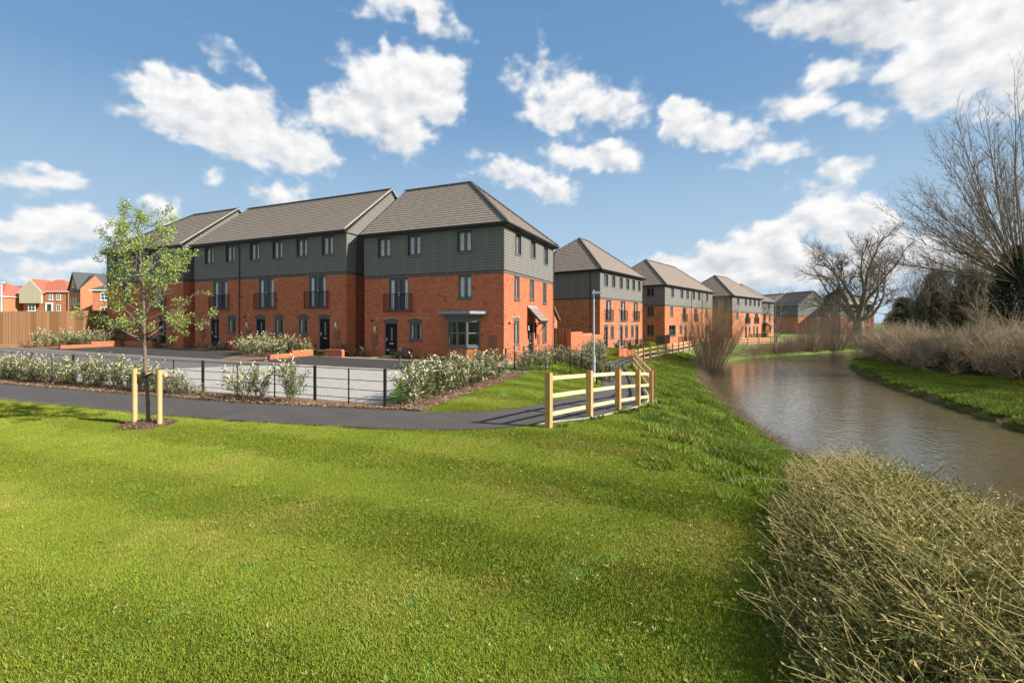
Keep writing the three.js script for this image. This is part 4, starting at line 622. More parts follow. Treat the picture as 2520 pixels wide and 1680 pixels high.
// ---------- fences, walls, lamps and steps ----------
const gy = (x, z) => ground(x, z);
function brickPanel(parent, F, len, y0, y1, seed, c = [.50, .150, .062]) {
  const r = rng(seed), mats = [], cols = [];
  for (let row = 0, y = y0 + .0375; y < y1; row++, y += .075) for (let u = row & 1 ? -.1125 : 0; u < len; u += .225) { const a = Math.max(.004, u + .005), b = Math.min(len - .004, u + .22); if (b - a < .02) continue; const k = .82 + r() * .4; mats.push(new THREE.Matrix4().makeScale((b - a) / .215, 1, 1).setPosition((a + b) / 2, y, 0).premultiply(F)); cols.push(c.map((q) => q * k)); }
  return [mats, cols];
}
// a free-standing brick wall from a to b with brickwork on all faces and a brick-on-edge top
function brickWall(name, label, cat, a, b, h0, sections, th = .22, group) {
  const dx = b[0] - a[0], dz = b[1] - a[1], L = Math.hypot(dx, dz), ang = Math.atan2(-dz, dx), y = Math.min(gy(...a), gy(...b)) - .03;
  const w = thing(name, label, cat, [a[0], y, a[1]], ang, group); let mats = [], cols = [];
  sections.forEach(([u0, u1, h], i) => {
    new MB().box(u0, u1, -.3, h - .1, -th + .006, -.006).to(w, 'core', M.mortar);
    const fr = (o, ex, n, len, s) => { const F = new THREE.Matrix4().makeBasis(ex, V(0, 1, 0), n).setPosition(...o); const [m, c] = brickPanel(w, F, len, -.15, h - .1, s + i * 7); mats = mats.concat(m); cols = cols.concat(c); };
    fr([u0, 0, -.006], V(1, 0, 0), V(0, 0, 1), u1 - u0, 3); fr([u1, 0, -th + .006], V(-1, 0, 0), V(0, 0, -1), u1 - u0, 5); fr([u0, 0, -th], V(0, 0, 1), V(-1, 0, 0), th, 6); fr([u1, 0, 0], V(0, 0, -1), V(1, 0, 0), th, 9);
    const g = new MB().box(0, .066, h - .1, h, -th - .012, .012).geo(); for (let u = u0; u < u1 - .05; u += .075) { const o = add(w, 'coping_brick', g, M.coping[Math.floor(u * 40) % 3]); o.position.x = u; }
  });
  instanced(w, 'brickwork', brickG, M.brick, mats, cols); return w;
}
M.coping = [[.52, .18, .08], [.48, .155, .07], [.55, .20, .095]].map((c) => std(...c, .88, { map: T.tile }));

{ // wooden post and rail fence along the river side of the path
  const f = thing('post_and_rail_fence', 'pale wooden post and three rail fence along the river path', 'fence', [0, 0, 0]);
  const postG = new MB().box(-.062, .062, -.4, 1.185, -.062, .062).geo(); { const p = postG.attributes.position; for (let i = 0; i < p.count; i++) if (p.getY(i) > 1) p.setY(i, 1.185 + (p.getX(i) > 0 ? -.012 : .012)); postG.computeVertexNormals(); }
  const woods = [[.45, .28, .105], [.48, .305, .12], [.42, .255, .095]].map((c) => std(...c, .8, { map: T.wood })), pale = [[.60, .46, .28], [.63, .49, .305], [.565, .43, .255]].map((c) => std(...c, .8, { map: T.wood }));
  const P = fenceLine.map(([x, z]) => V(x, gy(x, z), z)), off = [], r = rng(17);
  P.forEach((p, i) => { const a = P[Math.max(0, i - 1)], b = P[Math.min(P.length - 1, i + 1)], t = Math.atan2(-(b.z - a.z), b.x - a.x); const o = add(f, 'post', postG, woods[i % 3]); o.position.copy(p); o.rotation.y = t + (r() - .5) * .06; o.rotation.z = (r() - .5) * .014; const n = V(-Math.sin(t), 0, -Math.cos(t)); off.push(p.clone().add(n.multiplyScalar(.083))); });
  for (let i = 0; i + 1 < off.length; i++) for (const [k, h] of [[0, .27], [1, .66], [2, 1.05]]) {
    const a = off[i], b = off[i + 1], d = b.clone().sub(a), l = d.length(), x = d.normalize(), z = x.clone().cross(V(0, 1, 0)).normalize(), y = z.clone().cross(x).normalize();
    const g = new MB().quad([0, -.044, .019], [l - .004, -.044, .019], [l - .004, .044, .019], [0, .044, .019], .088, l); const mb = new MB().box(-.044, .044, 0, l - .004, -.019, .019);
    const o = mb.to(f, 'rail', pale[(i * 2 + k) % 3]); o.applyMatrix4(new THREE.Matrix4().makeBasis(y.clone().negate(), x, z).setPosition(a.x, a.y + h + (r() - .5) * .012, a.z));
  }
}
// black estate railings: flat posts and four rails
function estateRail(label, line, spacing, endPost = true, heights = [.19, .43, .69, .985], group = 'black estate railings') {
  const f = thing('estate_railing', label, 'railing', [0, 0, 0], 0, group), pts = [];
  for (let i = 0; i + 1 < line.length; i++) { const [x0, z0, y0] = line[i], [x1, z1, y1] = line[i + 1], n = Math.max(1, Math.round(Math.hypot(x1 - x0, z1 - z0) / spacing)); for (let k = i ? 1 : 0; k <= n; k++) { const x = lerp(x0, x1, k / n), z = lerp(z0, z1, k / n); pts.push([x, (y0 !== undefined ? lerp(y0, y1, k / n) : gy(x, z)) + .01, z, Math.atan2(-(z1 - z0), x1 - x0), k === n || (!i && !k)]); } }
  const thin = new MB().box(-.02, .02, -.25, 1.0, -.007, .007).geo(), thick = new MB().box(-.03, .03, -.25, 1.03, -.03, .03).geo();
  pts.forEach(([x, y, z, t, end], i) => { const o = add(f, 'post', endPost && end && (i === 0 || i === pts.length - 1 || end) ? thick : thin, M.rail); o.position.set(x, y, z); o.rotation.y = t; });
  for (let i = 0; i + 1 < pts.length; i++) for (const h of heights) { const a = pts[i], b = pts[i + 1]; new MB().tube([a[0], a[1] + h, a[2]], [b[0], b[1] + h, b[2]], h > .9 ? .012 : .010, h > .9 ? .012 : .010, 6).to(f, 'rail', M.rail); }
  return f;
}
estateRail('black four rail metal railing between road and footpath', blackLine.slice(1), 1.52);
estateRail('black metal railing along the road end behind white leaved shrubs', [[-3.37, -12.29], [-.28, -21], [.12, -21.9]], 1.5);

{ // steps from the houses down to the path
  const top = V(2.0, .06, -23.35), bot = V(4.2, -.60, -21.75), d = bot.clone().sub(top).setY(0), run = d.length(), t = Math.atan2(-d.z, d.x);
  const s = thing('garden_steps', 'pale slab steps with red brick risers leading down to the path', 'steps', [top.x, 0, top.z], t);
  const n = 5; new MB().box(-1.5, 0, -.4, .06, -.65, .65).to(s, 'landing', M.slab);
  for (let i = 0; i < n; i++) { const u0 = i * run / n, u1 = (i + 1) * run / n, y = .06 - (i + 1) * .132; new MB().box(u0 + .002, u1 + .03, y - .05, y, -.65, .65).to(s, 'tread', M.slab); new MB().box(u0 - .03, u0 + .0, y + .001, y + .08, -.63, .63).to(s, 'riser', M.coping[i % 3]); new MB().box(u0 + .01, u1, -1.2, y - .052, -.64, .64).to(s, 'base', M.coping[1]); }
  const p = (u, v, y) => { const c = Math.cos(t), q = Math.sin(t); return [top.x + u * c + v * q, top.z - u * q + v * c, y]; };
  estateRail('black handrail on the lawn side of the garden steps', [p(-1.2, .72, .06), p(.1, .72, .06), p(run + .1, .72, -.62)], 1.4, true, [.35, .66, .985]);
  estateRail('black handrail on the house side of the garden steps', [p(-1.9, -.72, .06), p(-.2, -.72, .06), p(run + .1, -.72, -.62)], 1.3, false, [.35, .66, .985]);
}
// street lamps: tapered base section, slim column, small flat lantern
{
  const proto = thing('street_lamp', 'galvanised street lamp standing at the foot of the garden steps', 'street lamp', [3.87, gy(3.87, -21.9), -21.9], -.3, 'galvanised street lamps');
  new MB().tube([0, -.4, 0], [0, 1.15, 0], .085, .085, 16).tube([0, 1.15, 0], [0, 1.26, 0], .085, .046, 16).to(proto, 'base', M.galv);
  new MB().tube([0, 1.26, 0], [0, 4.15, 0], .046, .036, 14).to(proto, 'column', M.galv);
  const head = new MB().hexa([-.06, 4.12, .09], [.40, 4.17, .07], [.36, 4.23, .05], [-.06, 4.25, .07], [-.06, 4.12, -.09], [.40, 4.17, -.07], [.36, 4.23, -.05], [-.06, 4.25, -.07]).to(proto, 'lantern', M.galv);
  new MB().box(.10, .34, 4.12, 4.135, -.05, .05).to(proto, 'lens', M.greyPlastic); new MB().tube([0, 4.25, 0], [0, 4.33, 0], .03, .025, 8, true).to(proto, 'photocell', M.greyPlastic);
  for (const [x, z, l] of [[9.75, -42, 'galvanised street lamp standing beside the balconied house doors'], [24.2, -72, 'galvanised street lamp standing by the house with a bay window'], [57.4, -100, 'galvanised street lamp standing beside the small bare tree'], [69.4, -105, 'galvanised street lamp standing before the dark clad house']]) copyOf(proto, l, [x, gy(x, z), z], -.2);
}
{ // close boarded fence at the head of the road
  const a = [-41.5, -31.0], b = [-35.9, -41.4], dx = b[0] - a[0], dz = b[1] - a[1], L = Math.hypot(dx, dz), f = thing('close_board_fence', 'tall brown close boarded timber fence at the road end', 'fence', [a[0], 0, a[1]], Math.atan2(-dz, dx));
  new MB().hexa([0, .55, -.011], [L, .55 + L * .025, -.011], [L, 2.9 + L * .037, -.011], [0, 2.9, -.011], [0, .55, -.03], [L, .55 + L * .025, -.03], [L, 2.9 + L * .037, -.03], [0, 2.9, -.03]).to(f, 'added_gap_backing', M.soil);  // dark sheet added behind the boards so the gaps between them look shaded
  const r = rng(41), yb = (u) => .44 + u * .025, yt = (u) => 2.93 + u * .037, n = Math.floor(L / .155);
  for (let i = 0; i < n; i++) { const u = i * .155, h = (r() - .5) * .02, j = (r() - .5) * .012; const m = new MB(), y0 = yb(u) + .16, y1 = yt(u) + h, A = .008 + j, B = .04 + j; m.hexa([u, y0, A + .012], [u + .140, y0, B], [u + .140, y1, B], [u, y1, A + .012], [u, y0, -.008], [u + .140, y0, -.008], [u + .140, y1, -.008], [u, y1, -.008]); m.to(f, 'board', M.fenceBoard[Math.floor(r() * 4)]); }
  for (let u = 0; u < L - 1; u += 2.4) new MB().hexa([u, yt(u), .05], [u + 2.39, yt(u + 2.4), .05], [u + 2.39, yt(u + 2.4) + .035, .04], [u, yt(u) + .035, .04], [u, yt(u), -.05], [u + 2.39, yt(u + 2.4), -.05], [u + 2.39, yt(u + 2.4) + .035, -.04], [u, yt(u) + .035, -.04]).to(f, 'capping', M.fenceBoard[1]);
  for (let u = 0; u < L - 1; u += 2.4) new MB().hexa([u, yb(u) - .2, .04], [u + 2.39, yb(u + 2.4) - .2, .04], [u + 2.39, yb(u + 2.4) + .15, .04], [u, yb(u) + .15, .04], [u, yb(u) - .2, -.02], [u + 2.39, yb(u + 2.4) - .2, -.02], [u + 2.39, yb(u + 2.4) + .15, -.02], [u, yb(u) + .15, -.02]).to(f, 'gravel_board', M.fenceBoard[3]);
}
// garden wall, gate and garage beside the corner house
brickWall('garden_wall', 'stepped red brick garden wall between the corner house and next house', 'wall', [4.45, -34.9], [7.9, -41.4], 0, [[0, 2.6, 2.02], [2.6, 5.0, 1.86], [5.0, 7.3, 1.70]], .33);
{
  const a = [3.2, -35.3], b = [4.42, -35.0], dx = b[0] - a[0], dz = b[1] - a[1], L = Math.hypot(dx, dz), g = thing('timber_gate', 'brown boarded timber gate between corner house and garden wall', 'gate', [a[0], gy(...a) + .04, a[1]], Math.atan2(-dz, dx));
  for (let i = 0; i < 10; i++) new MB().box(i * L / 10, (i + .94) * L / 10, .03, 1.85, -.01, .012 + (i & 1) * .006).to(g, 'board', M.fenceBoard[i % 4]); new MB().box(0, L, .3, .4, -.05, -.012).to(g, 'ledge', M.fenceBoard[0]); new MB().box(0, L, 1.5, 1.6, -.05, -.012).to(g, 'ledge', M.fenceBoard[0]);
}
function simpleGable(H, w, d, top, ridge, mat, ov = .25) {        // pitched roof, ridge along x from 0 to w, span 0..-d
  const R = new THREE.Group(); R.name = 'roof'; H.add(R); const t = (ridge - top) / (d / 2), e = top - t * ov, q = (x0, x1, za, ya, zb, yb) => new MB().hexa([x0, ya, za], [x1, ya, za], [x1, yb, zb], [x0, yb, zb], [x0, ya - .14, za], [x1, ya - .14, za], [x1, yb - .14, zb], [x0, yb - .14, zb]);
  q(-ov, w + ov, ov, e + .14, -d / 2, ridge + .14).to(R, 'slope', mat); const b = q(-ov, w + ov, -d / 2 - .001, ridge + .14, -d - ov, e + .14); b.to(R, 'slope', mat);
  new MB().tube([-ov, ridge + .13, -d / 2], [w + ov, ridge + .13, -d / 2], .1, .1, 8).to(R, 'ridge', mat); new MB().box(-ov, w + ov, e - .03, e + .08, ov, ov + .09).to(R, 'gutter', M.gutter); return R;
}
const gableShape = (d, y0, top, ridge, x0, th) => { const s = new THREE.Shape([[0, y0], [d, y0], [d, top], [d / 2, ridge], [0, top]].map(([x, y]) => new THREE.Vector2(x, y))); const g = new THREE.ExtrudeGeometry(s, { depth: th, bevelEnabled: false }); g.rotateY(Math.PI / 2); g.translate(x0, 0, 0); return g; };
{ const H = thing('garage', 'small gabled brick garage peeping out behind the timber gate', 'garage', [-.5, .05, -38.6], -23 * D2R - Math.PI / 2 + Math.PI / 2); add(H, 'gable_wall', gableShape(5.4, -.3, 2.55, 4.35, 0, .2), M.brickFar); add(H, 'gable_wall', gableShape(5.4, -.3, 2.55, 4.35, 2.55, .2), M.brickFar); new MB().box(.2, 2.55, -.3, 2.55, -.22, 0).to(H, 'wall', M.brickFar); simpleGable(H, 2.75, 5.4, 2.55, 4.35, M.roofFar); }

// planting beds: mulch sheets with low brick edging walls
const bed = (label, A, B, n, m, off = .035) => tag(add(scene, 'planting_bed', ruled(A, B, off, n, m), M.mulch), label, 'planting bed', null, 'structure');
bed('bark mulch bed along the footpath under the white leaved hedge', [[-34, -23.9], [-26, -20.75], [-19, -18.0], [-9.85, -14.4], [-5.6, -12.95], [-2.9, -11.85]].map(([x, z]) => [x, z - .55]), [[-34, -23], [-26, -19.7], [-17, -16.2], [-10.95, -14.05], [-7.35, -12.85], [-3.0, -11.85]].map(([x, z]) => [x, z + .02]), 90, 6, .03);
bed('bark mulch bed under the shrubs along the railing', [[-3.5, -12.4], [-.42, -21]], [[-2.3, -11.75], [.75, -20.6]], 40, 5, .032);
bed('bark mulch bed projecting into the parking bays', [pq(-18.4, 1.6), pq(-13.0, 1.6)], [pq(-15.2, 6.4), pq(-12.9, 6.4)], 20, 16, .05);
bed('bark mulch bed beside the close boarded fence', [pq(-40.5, 1.2), pq(-34.4, 1.2)], [pq(-37, 6.4), pq(-34.2, 6.4)], 20, 16, .05);
bed('narrow planting bed against the corner house wall', [pq(-10, .05), pq(-3.8, .05)], [pq(-10, 1.38), pq(-3.8, 1.38)], 30, 6, .04);
bed('narrow planting bed against the terrace wall', [pq(-27.5, .7), pq(-18.6, .7)], [pq(-27.5, 1.9), pq(-18.6, 1.9)], 30, 6, .04);
tag(add(scene, 'door_path', ruled([pq(-8.6, 1.39), pq(-7.2, 1.39)], [pq(-8.5, .1), pq(-7.4, .1)], .05, 6, 6), M.slab), 'pale slab path to the corner house front door', 'path', null, 'structure');
tag(add(scene, 'door_path', ruled([pq(-25.2, 1.9), pq(-23.9, 1.9)], [pq(-25.1, .75), pq(-24, .75)], .05, 6, 6), M.slab), 'pale slab path to the first terrace door', 'path', null, 'structure');
const lowWall = (label, a, b, secs) => brickWall('retaining_wall', label, 'wall', a, b, 0, secs, .22, 'low brick retaining walls');
lowWall('low brick retaining wall stepping down beside the mulch bed in the bays', pq(-12.75, 5.0), pq(-12.75, 1.75), [[0, 1.55, .30], [1.55, 3.2, .46]]);
lowWall('low brick wall of the raised bed beside the terrace end door', pq(-12.6, 1.75), pq(-10.35, 1.75), [[.75, 2.2, .52]]);
lowWall('low brick retaining wall beside the bed by the close boarded fence', pq(-34.1, 5.6), pq(-34.1, 1.6), [[0, 1.9, .30], [1.9, 3.9, .52]]);
lowWall('low brick wall of the raised bed under the tree shaded window', pq(-34.0, 1.5), pq(-30.2, 1.5), [[0, 3.7, .5]]);
bed('raised planting bed beside the terrace end door', [pq(-11.9, .75), pq(-10.45, .75)], [pq(-11.9, 1.6), pq(-10.45, 1.6)], 8, 6, .38);

// vertical bar railings and low walls in front of the riverside row
function barRail(label, a, b, h = 1.1) {
  const dx = b[0] - a[0], dz = b[1] - a[1], L = Math.hypot(dx, dz), y0 = gy(...a), y1 = gy(...b), f = thing('bar_railing', label, 'railing', [a[0], 0, a[1]], Math.atan2(-dz, dx), 'black bar railings of the riverside row'), yy = (u) => lerp(y0, y1, u / L);
  for (const k of [.12, h - .06]) new MB().hexa([0, yy(0) + k, .015], [L, yy(L) + k, .015], [L, yy(L) + k + .03, .015], [0, yy(0) + k + .03, .015], [0, yy(0) + k, -.015], [L, yy(L) + k, -.015], [L, yy(L) + k + .03, -.015], [0, yy(0) + k + .03, -.015]).to(f, 'rail', M.rail);
  const bar = new MB().box(-.009, .009, -.05, h, -.009, .009).geo(), post = new MB().box(-.025, .025, -.2, h + .06, -.025, .025).geo(), n = Math.round(L / .125);
  for (let i = 0; i <= n; i++) { const o = add(f, i % 12 ? 'bar' : 'post', i % 12 ? bar : post, M.rail); o.position.set(i * L / n, yy(i * L / n), 0); }
}
const frame = (at, turn) => (s, q) => { const t = turn * D2R; return [at[0] + Math.sin(t) * s + Math.cos(t) * q, at[1] - Math.cos(t) * s + Math.sin(t) * q]; };
const f4 = frame([8.53, -44.9], 36), f5 = frame([20.2, -61.2], 39.7), f6 = frame([37.2, -78.2], 45);
barRail('black bar railing in front of the balconied house', f4(.4, 1.7), f4(8.9, 1.7)); barRail('black bar railing closing the gap between two riverside houses', f4(11.8, 1.5), f5(.2, .6), 1.3); barRail('black bar railing in front of the longest terrace', f5(.6, 1.6), f5(6.9, 1.6)); barRail('black bar railing in front of the house behind the willow', f6(3, 1.6), f6(13, 1.6));
lowWall('low brick wall with pale piers beside the riverside path', [9.0, -38.9], [12.6, -44.2], [[0, 2.2, .85], [2.2, 4.3, .65], [4.3, 6.3, .5]]);
lowWall('low brick wall of the front garden by the longest terrace', [18.0, -53.6], [24.6, -62.6], [[0, 3.6, .62], [3.6, 7.3, .62], [7.3, 11, .62]]);
lowWall('low brick wall of the front garden behind the willow shrub', [31, -70.2], [44, -78], [[0, 5, .7], [5, 10, .7], [10, 15, .7]]);

// ---------- houses on the rise beyond the timber fence ----------
function winBox(H, x0, x1, y0, y1, z, name = 'window') {           // white sash window on a wall facing +z
  const g = new THREE.Group(); g.name = name; H.add(g); g.position.z = z;
  new MB().box(x0, x1, y0, y0 + .09, -.05, .05).box(x0, x1, y1 - .09, y1, -.05, .05).box(x0, x0 + .09, y0 + .09, y1 - .09, -.05, .05).box(x1 - .09, x1, y0 + .09, y1 - .09, -.05, .05).box(x0 + .09, x1 - .09, (y0 + y1) / 2 - .04, (y0 + y1) / 2 + .04, -.05, .05).box((x0 + x1) / 2 - .025, (x0 + x1) / 2 + .025, y0 + .09, (y0 + y1) / 2 - .04, -.04, .04).box((x0 + x1) / 2 - .025, (x0 + x1) / 2 + .025, (y0 + y1) / 2 + .04, y1 - .09, -.04, .04).to(g, 'frame', M.white);
  new MB().quad([x0 + .09, y0 + .09, .0], [x1 - .09, y0 + .09, .0], [x1 - .09, y1 - .09, .0], [x0 + .09, y1 - .09, .0]).to(g, 'pane', M.winDark); new MB().box(x0 - .1, x1 + .1, y0 - .14, y0, -.02, .1).to(g, 'sill', M.white);
}
M.winDark = std(.03, .035, .04, .12);
function hipRoof(H, w, d, top, rise, mat, name = 'roof') { const R = new THREE.Group(); R.name = name; H.add(R); const o = .35, m = d / 2, A = [-o, top, o], B = [w + o, top, o], C = [w + o, top, -d - o], D = [-o, top, -d - o], E = [m, top + rise, -m], F = [w - m, top + rise, -m]; new MB().quad(A, B, F, E).to(R, 'slope', mat); new MB().quad(C, D, E, F).to(R, 'slope', mat); new MB().tri(B, C, F).to(R, 'slope', mat); new MB().tri(D, A, E).to(R, 'slope', mat); new MB().box(-o, w + o, top - .16, top - .004, -d - o, o).to(R, 'fascia', M.white); return R; }
{ // cream gabled house with red tiles
  const H = thing('village_house', 'red roofed brick house with cream gable and white sash windows', 'house', [-115.6, 4.5, -109.5], .12, 'houses beyond the timber fence');
  new MB().box(0, 9.6, -2, 5.2, -8, 0).to(H, 'wall', M.brickFar); hipRoof(H, 9.6, 8, 5.35, 3.1, M.redTile);
  const g = gableShape(4.6, 2.45, 5.2, 8.0, 0, .5); const m = add(H, 'cream_gable', g, M.render); m.rotation.y = -Math.PI / 2; m.position.set(-.05, 0, .55); m.scale.z = -1; m.rotation.y = Math.PI / 2; m.position.set(4.55, 0, .05); m.scale.set(1, 1, 1); m.rotation.y = -Math.PI / 2; m.position.set(-.05, 0, .5 + .02);
  { const R = new THREE.Group(); R.name = 'gable_roof'; H.add(R); const q = (xa, ya, xb, yb) => new MB().hexa([xa, ya, .95], [xb, yb, .95], [xb, yb, -4.2], [xa, ya, -4.2], [xa, ya - .16, .95], [xb, yb - .16, .95], [xb, yb - .16, -4.2], [xa, ya - .16, -4.2]); q(-.4, 4.95, 2.25, 8.25).to(R, 'slope', M.redTile); q(2.25, 8.25, 4.9, 4.95).to(R, 'slope', M.redTile); for (const [xa, ya, xb, yb] of [[-.4, 4.85, 2.25, 8.15], [2.25, 8.15, 4.9, 4.85]]) new MB().hexa([xa, ya - .22, 1.0], [xb, yb - .22, 1.0], [xb, yb + .02, 1.0], [xa, ya + .02, 1.0], [xa, ya - .22, .955], [xb, yb - .22, .955], [xb, yb + .02, .955], [xa, ya + .02, .955]).to(R, 'bargeboard', M.white); }
  winBox(H, 1.75, 2.7, 3.1, 4.5, .56); winBox(H, 5.45, 6.25, 3.3, 4.6, .03); winBox(H, 7.1, 7.95, 3.3, 4.6, .03); winBox(H, 7.0, 7.95, .7, 2.1, .03); winBox(H, 1.5, 3.0, .7, 2.2, .6, 'bay_window'); new MB().box(1.2, 3.3, 2.3, 2.5, 0, .9).to(H, 'bay_roof', M.slate);
  const d = new THREE.Group(); d.name = 'door'; H.add(d); new MB().box(4.7, 5.0, -.3, 2.3, .02, .12).box(6.0, 6.3, -.3, 2.3, .02, .12).box(4.7, 6.3, 2.3, 2.65, .02, .14).to(d, 'surround', M.white); new MB().box(5.0, 6.0, -.3, 2.3, -.02, .05).to(d, 'panel', M.trim); new MB().tube([9.4, -.3, .08], [9.4, 5.1, .08], .06, .06, 6).to(H, 'downpipe', M.black);
}
{ // tall brick house with slate roof and projecting gable
  const H = thing('village_house', 'tall orange brick house with dark slate roof and projecting gable', 'house', [-84.3, 2.4, -90], .95, 'houses beyond the timber fence');
  new MB().box(0, 12, -2, 6.5, -7.2, 0).to(H, 'wall', M.brickFar); const lg = add(H, 'gable_wall', gableShape(7.2, 6.4, 6.5, 9.8, 0, .2), M.brickFar); simpleGable(H, 12, 7.2, 6.6, 9.8, M.slate);
  const W = new THREE.Group(); W.name = 'wing'; H.add(W); W.position.set(.05, 0, .8); const g = add(W, 'gable_wall', gableShape(4.3, -2, 6.5, 9.2, 0, .3), M.brickFar); g.rotation.y = -Math.PI / 2; new MB().box(0, 4.3, -2, 6.5, -3, -.01).to(W, 'wall', M.brickFar);
  for (const [xa, ya, xb, yb] of [[-.35, 6.25, 2.15, 9.4], [2.15, 9.4, 4.65, 6.25]]) new MB().hexa([xa, ya, .3], [xb, yb, .3], [xb, yb, -5], [xa, ya, -5], [xa, ya - .16, .3], [xb, yb - .16, .3], [xb, yb - .16, -5], [xa, ya - .16, -5]).to(W, 'slope', M.slate);
  const S = new THREE.Group(); S.name = 'side_windows'; H.add(S); S.rotation.y = -Math.PI / 2; for (const [a, b] of [[1.2, 1.8], [3.2, 3.8], [5.2, 5.8]]) winBox(S, -7.2 + a, -7.2 + b, 3.6, 4.9, .03); winBox(S, -4.2, -3.4, 7, 8.3, .03);
}
{ const H = thing('village_house', 'low brick house with hipped grey roof beside the tall gabled one', 'house', [-76.6, 3.6, -84.5], .35, 'houses beyond the timber fence'); new MB().box(0, 8, -2, 4.6, -7, 0).to(H, 'wall', M.brickFar); hipRoof(H, 8, 7, 4.75, 2.4, M.slate); winBox(H, 1.2, 2.3, 2.9, 4.2, .03); winBox(H, 1.2, 2.3, .3, 1.6, .03); }
{ const H = thing('village_house', 'brick house with red hipped roof behind the white pole', 'house', [-128.5, 4.0, -107], -.05, 'houses beyond the timber fence'); new MB().box(0, 11.5, -2, 4.3, -8, 0).to(H, 'wall', M.brickFar); hipRoof(H, 11.5, 8, 4.45, 3.4, M.redTile); winBox(H, 6, 6.9, -.2, 1.3, .03); }
{ const H = thing('village_house', 'brick house with dark slate roof between two red roofs', 'house', [-136, 4.6, -128], .05, 'houses beyond the timber fence'); new MB().box(0, 12, -2, 5, -8, 0).to(H, 'wall', M.brickFar); simpleGable(H, 12, 8, 5.1, 8.6, M.slate); }
{ const H = thing('village_house', 'distant house showing a red roof ridge above the others', 'house', [-176, 5, -152], .05, 'houses beyond the timber fence'); new MB().box(0, 13, -2, 5.4, -8, 0).to(H, 'wall', M.brickFar); simpleGable(H, 13, 8, 5.5, 9.6, M.redTile); }
{ const p = thing('white_pole', 'tall white pole standing behind the timber fence', 'pole', [-66.2, gy(-66.2, -60), -60]); const h = 5.4; new MB().tube([0, -.3, 0], [0, h, 0], .09, .07, 10, true).to(p, 'shaft', M.white); new MB().box(-.1, .3, h - .05, h + .1, -.1, .1).to(p, 'cap', M.white); }

// ---------- plants ----------
// branching wood: returns the tips of the last twigs
function grow(mb, o, r) {
  const tips = [];
  const rec = (p, d, L, rad, lev) => {
    const q = o.levels[lev], n = Math.max(2, Math.round(L / q.seg)), kids = [];
    let P = p, Dn = d;
    for (let i = 0; i < n; i++) {
      const w = randDir(r), t = (i + 1) / n, r0 = rad * (1 - (1 - q.taper) * (i / n)), r1 = rad * (1 - (1 - q.taper) * t);
      Dn = unit(Dn[0] + w[0] * q.wander, Dn[1] + w[1] * q.wander + q.up, Dn[2] + w[2] * q.wander);
      const N = [P[0] + Dn[0] * L / n, P[1] + Dn[1] * L / n, P[2] + Dn[2] * L / n];
      mb.tube(P, N, r0, r1, q.sides || 5); P = N;
      kids.push([P, Dn, r1, t]);
    }
    tips.push([P, Dn, lev]);
    if (lev + 1 >= o.levels.length) return;
    const c = q.kids[0] + Math.floor(r() * (q.kids[1] - q.kids[0] + 1)), Q = o.levels[lev + 1];
    for (let k = 0; k < c; k++) {
      const t = lerp(q.from, 1, (k + r() * .8) / c), [kp, kd, kr, kt] = kids[Math.min(n - 1, Math.floor(t * n))];
      let side = cross(kd, randDir(r)); if (q.flat) side = unit(side[0], side[1] * q.flat, side[2]);
      const a = lerp(q.angle[0], q.angle[1], r()), nd = unit(kd[0] * Math.cos(a) + side[0] * Math.sin(a), kd[1] * Math.cos(a) + side[1] * Math.sin(a), kd[2] * Math.cos(a) + side[2] * Math.sin(a));
      rec(kp, nd, Q.len * (.6 + r() * .6) * (q.shape ? q.shape(kt) : 1 - kt * .45), Math.min(kr * .8, Q.rad * (.7 + r() * .5)), lev + 1);
    }
  };
  for (const [p, d, L, rad] of o.start) rec(p, unit(...d), L, rad, 0);
  return tips;
}
const vary = (c, k) => c.map((x) => x * k);

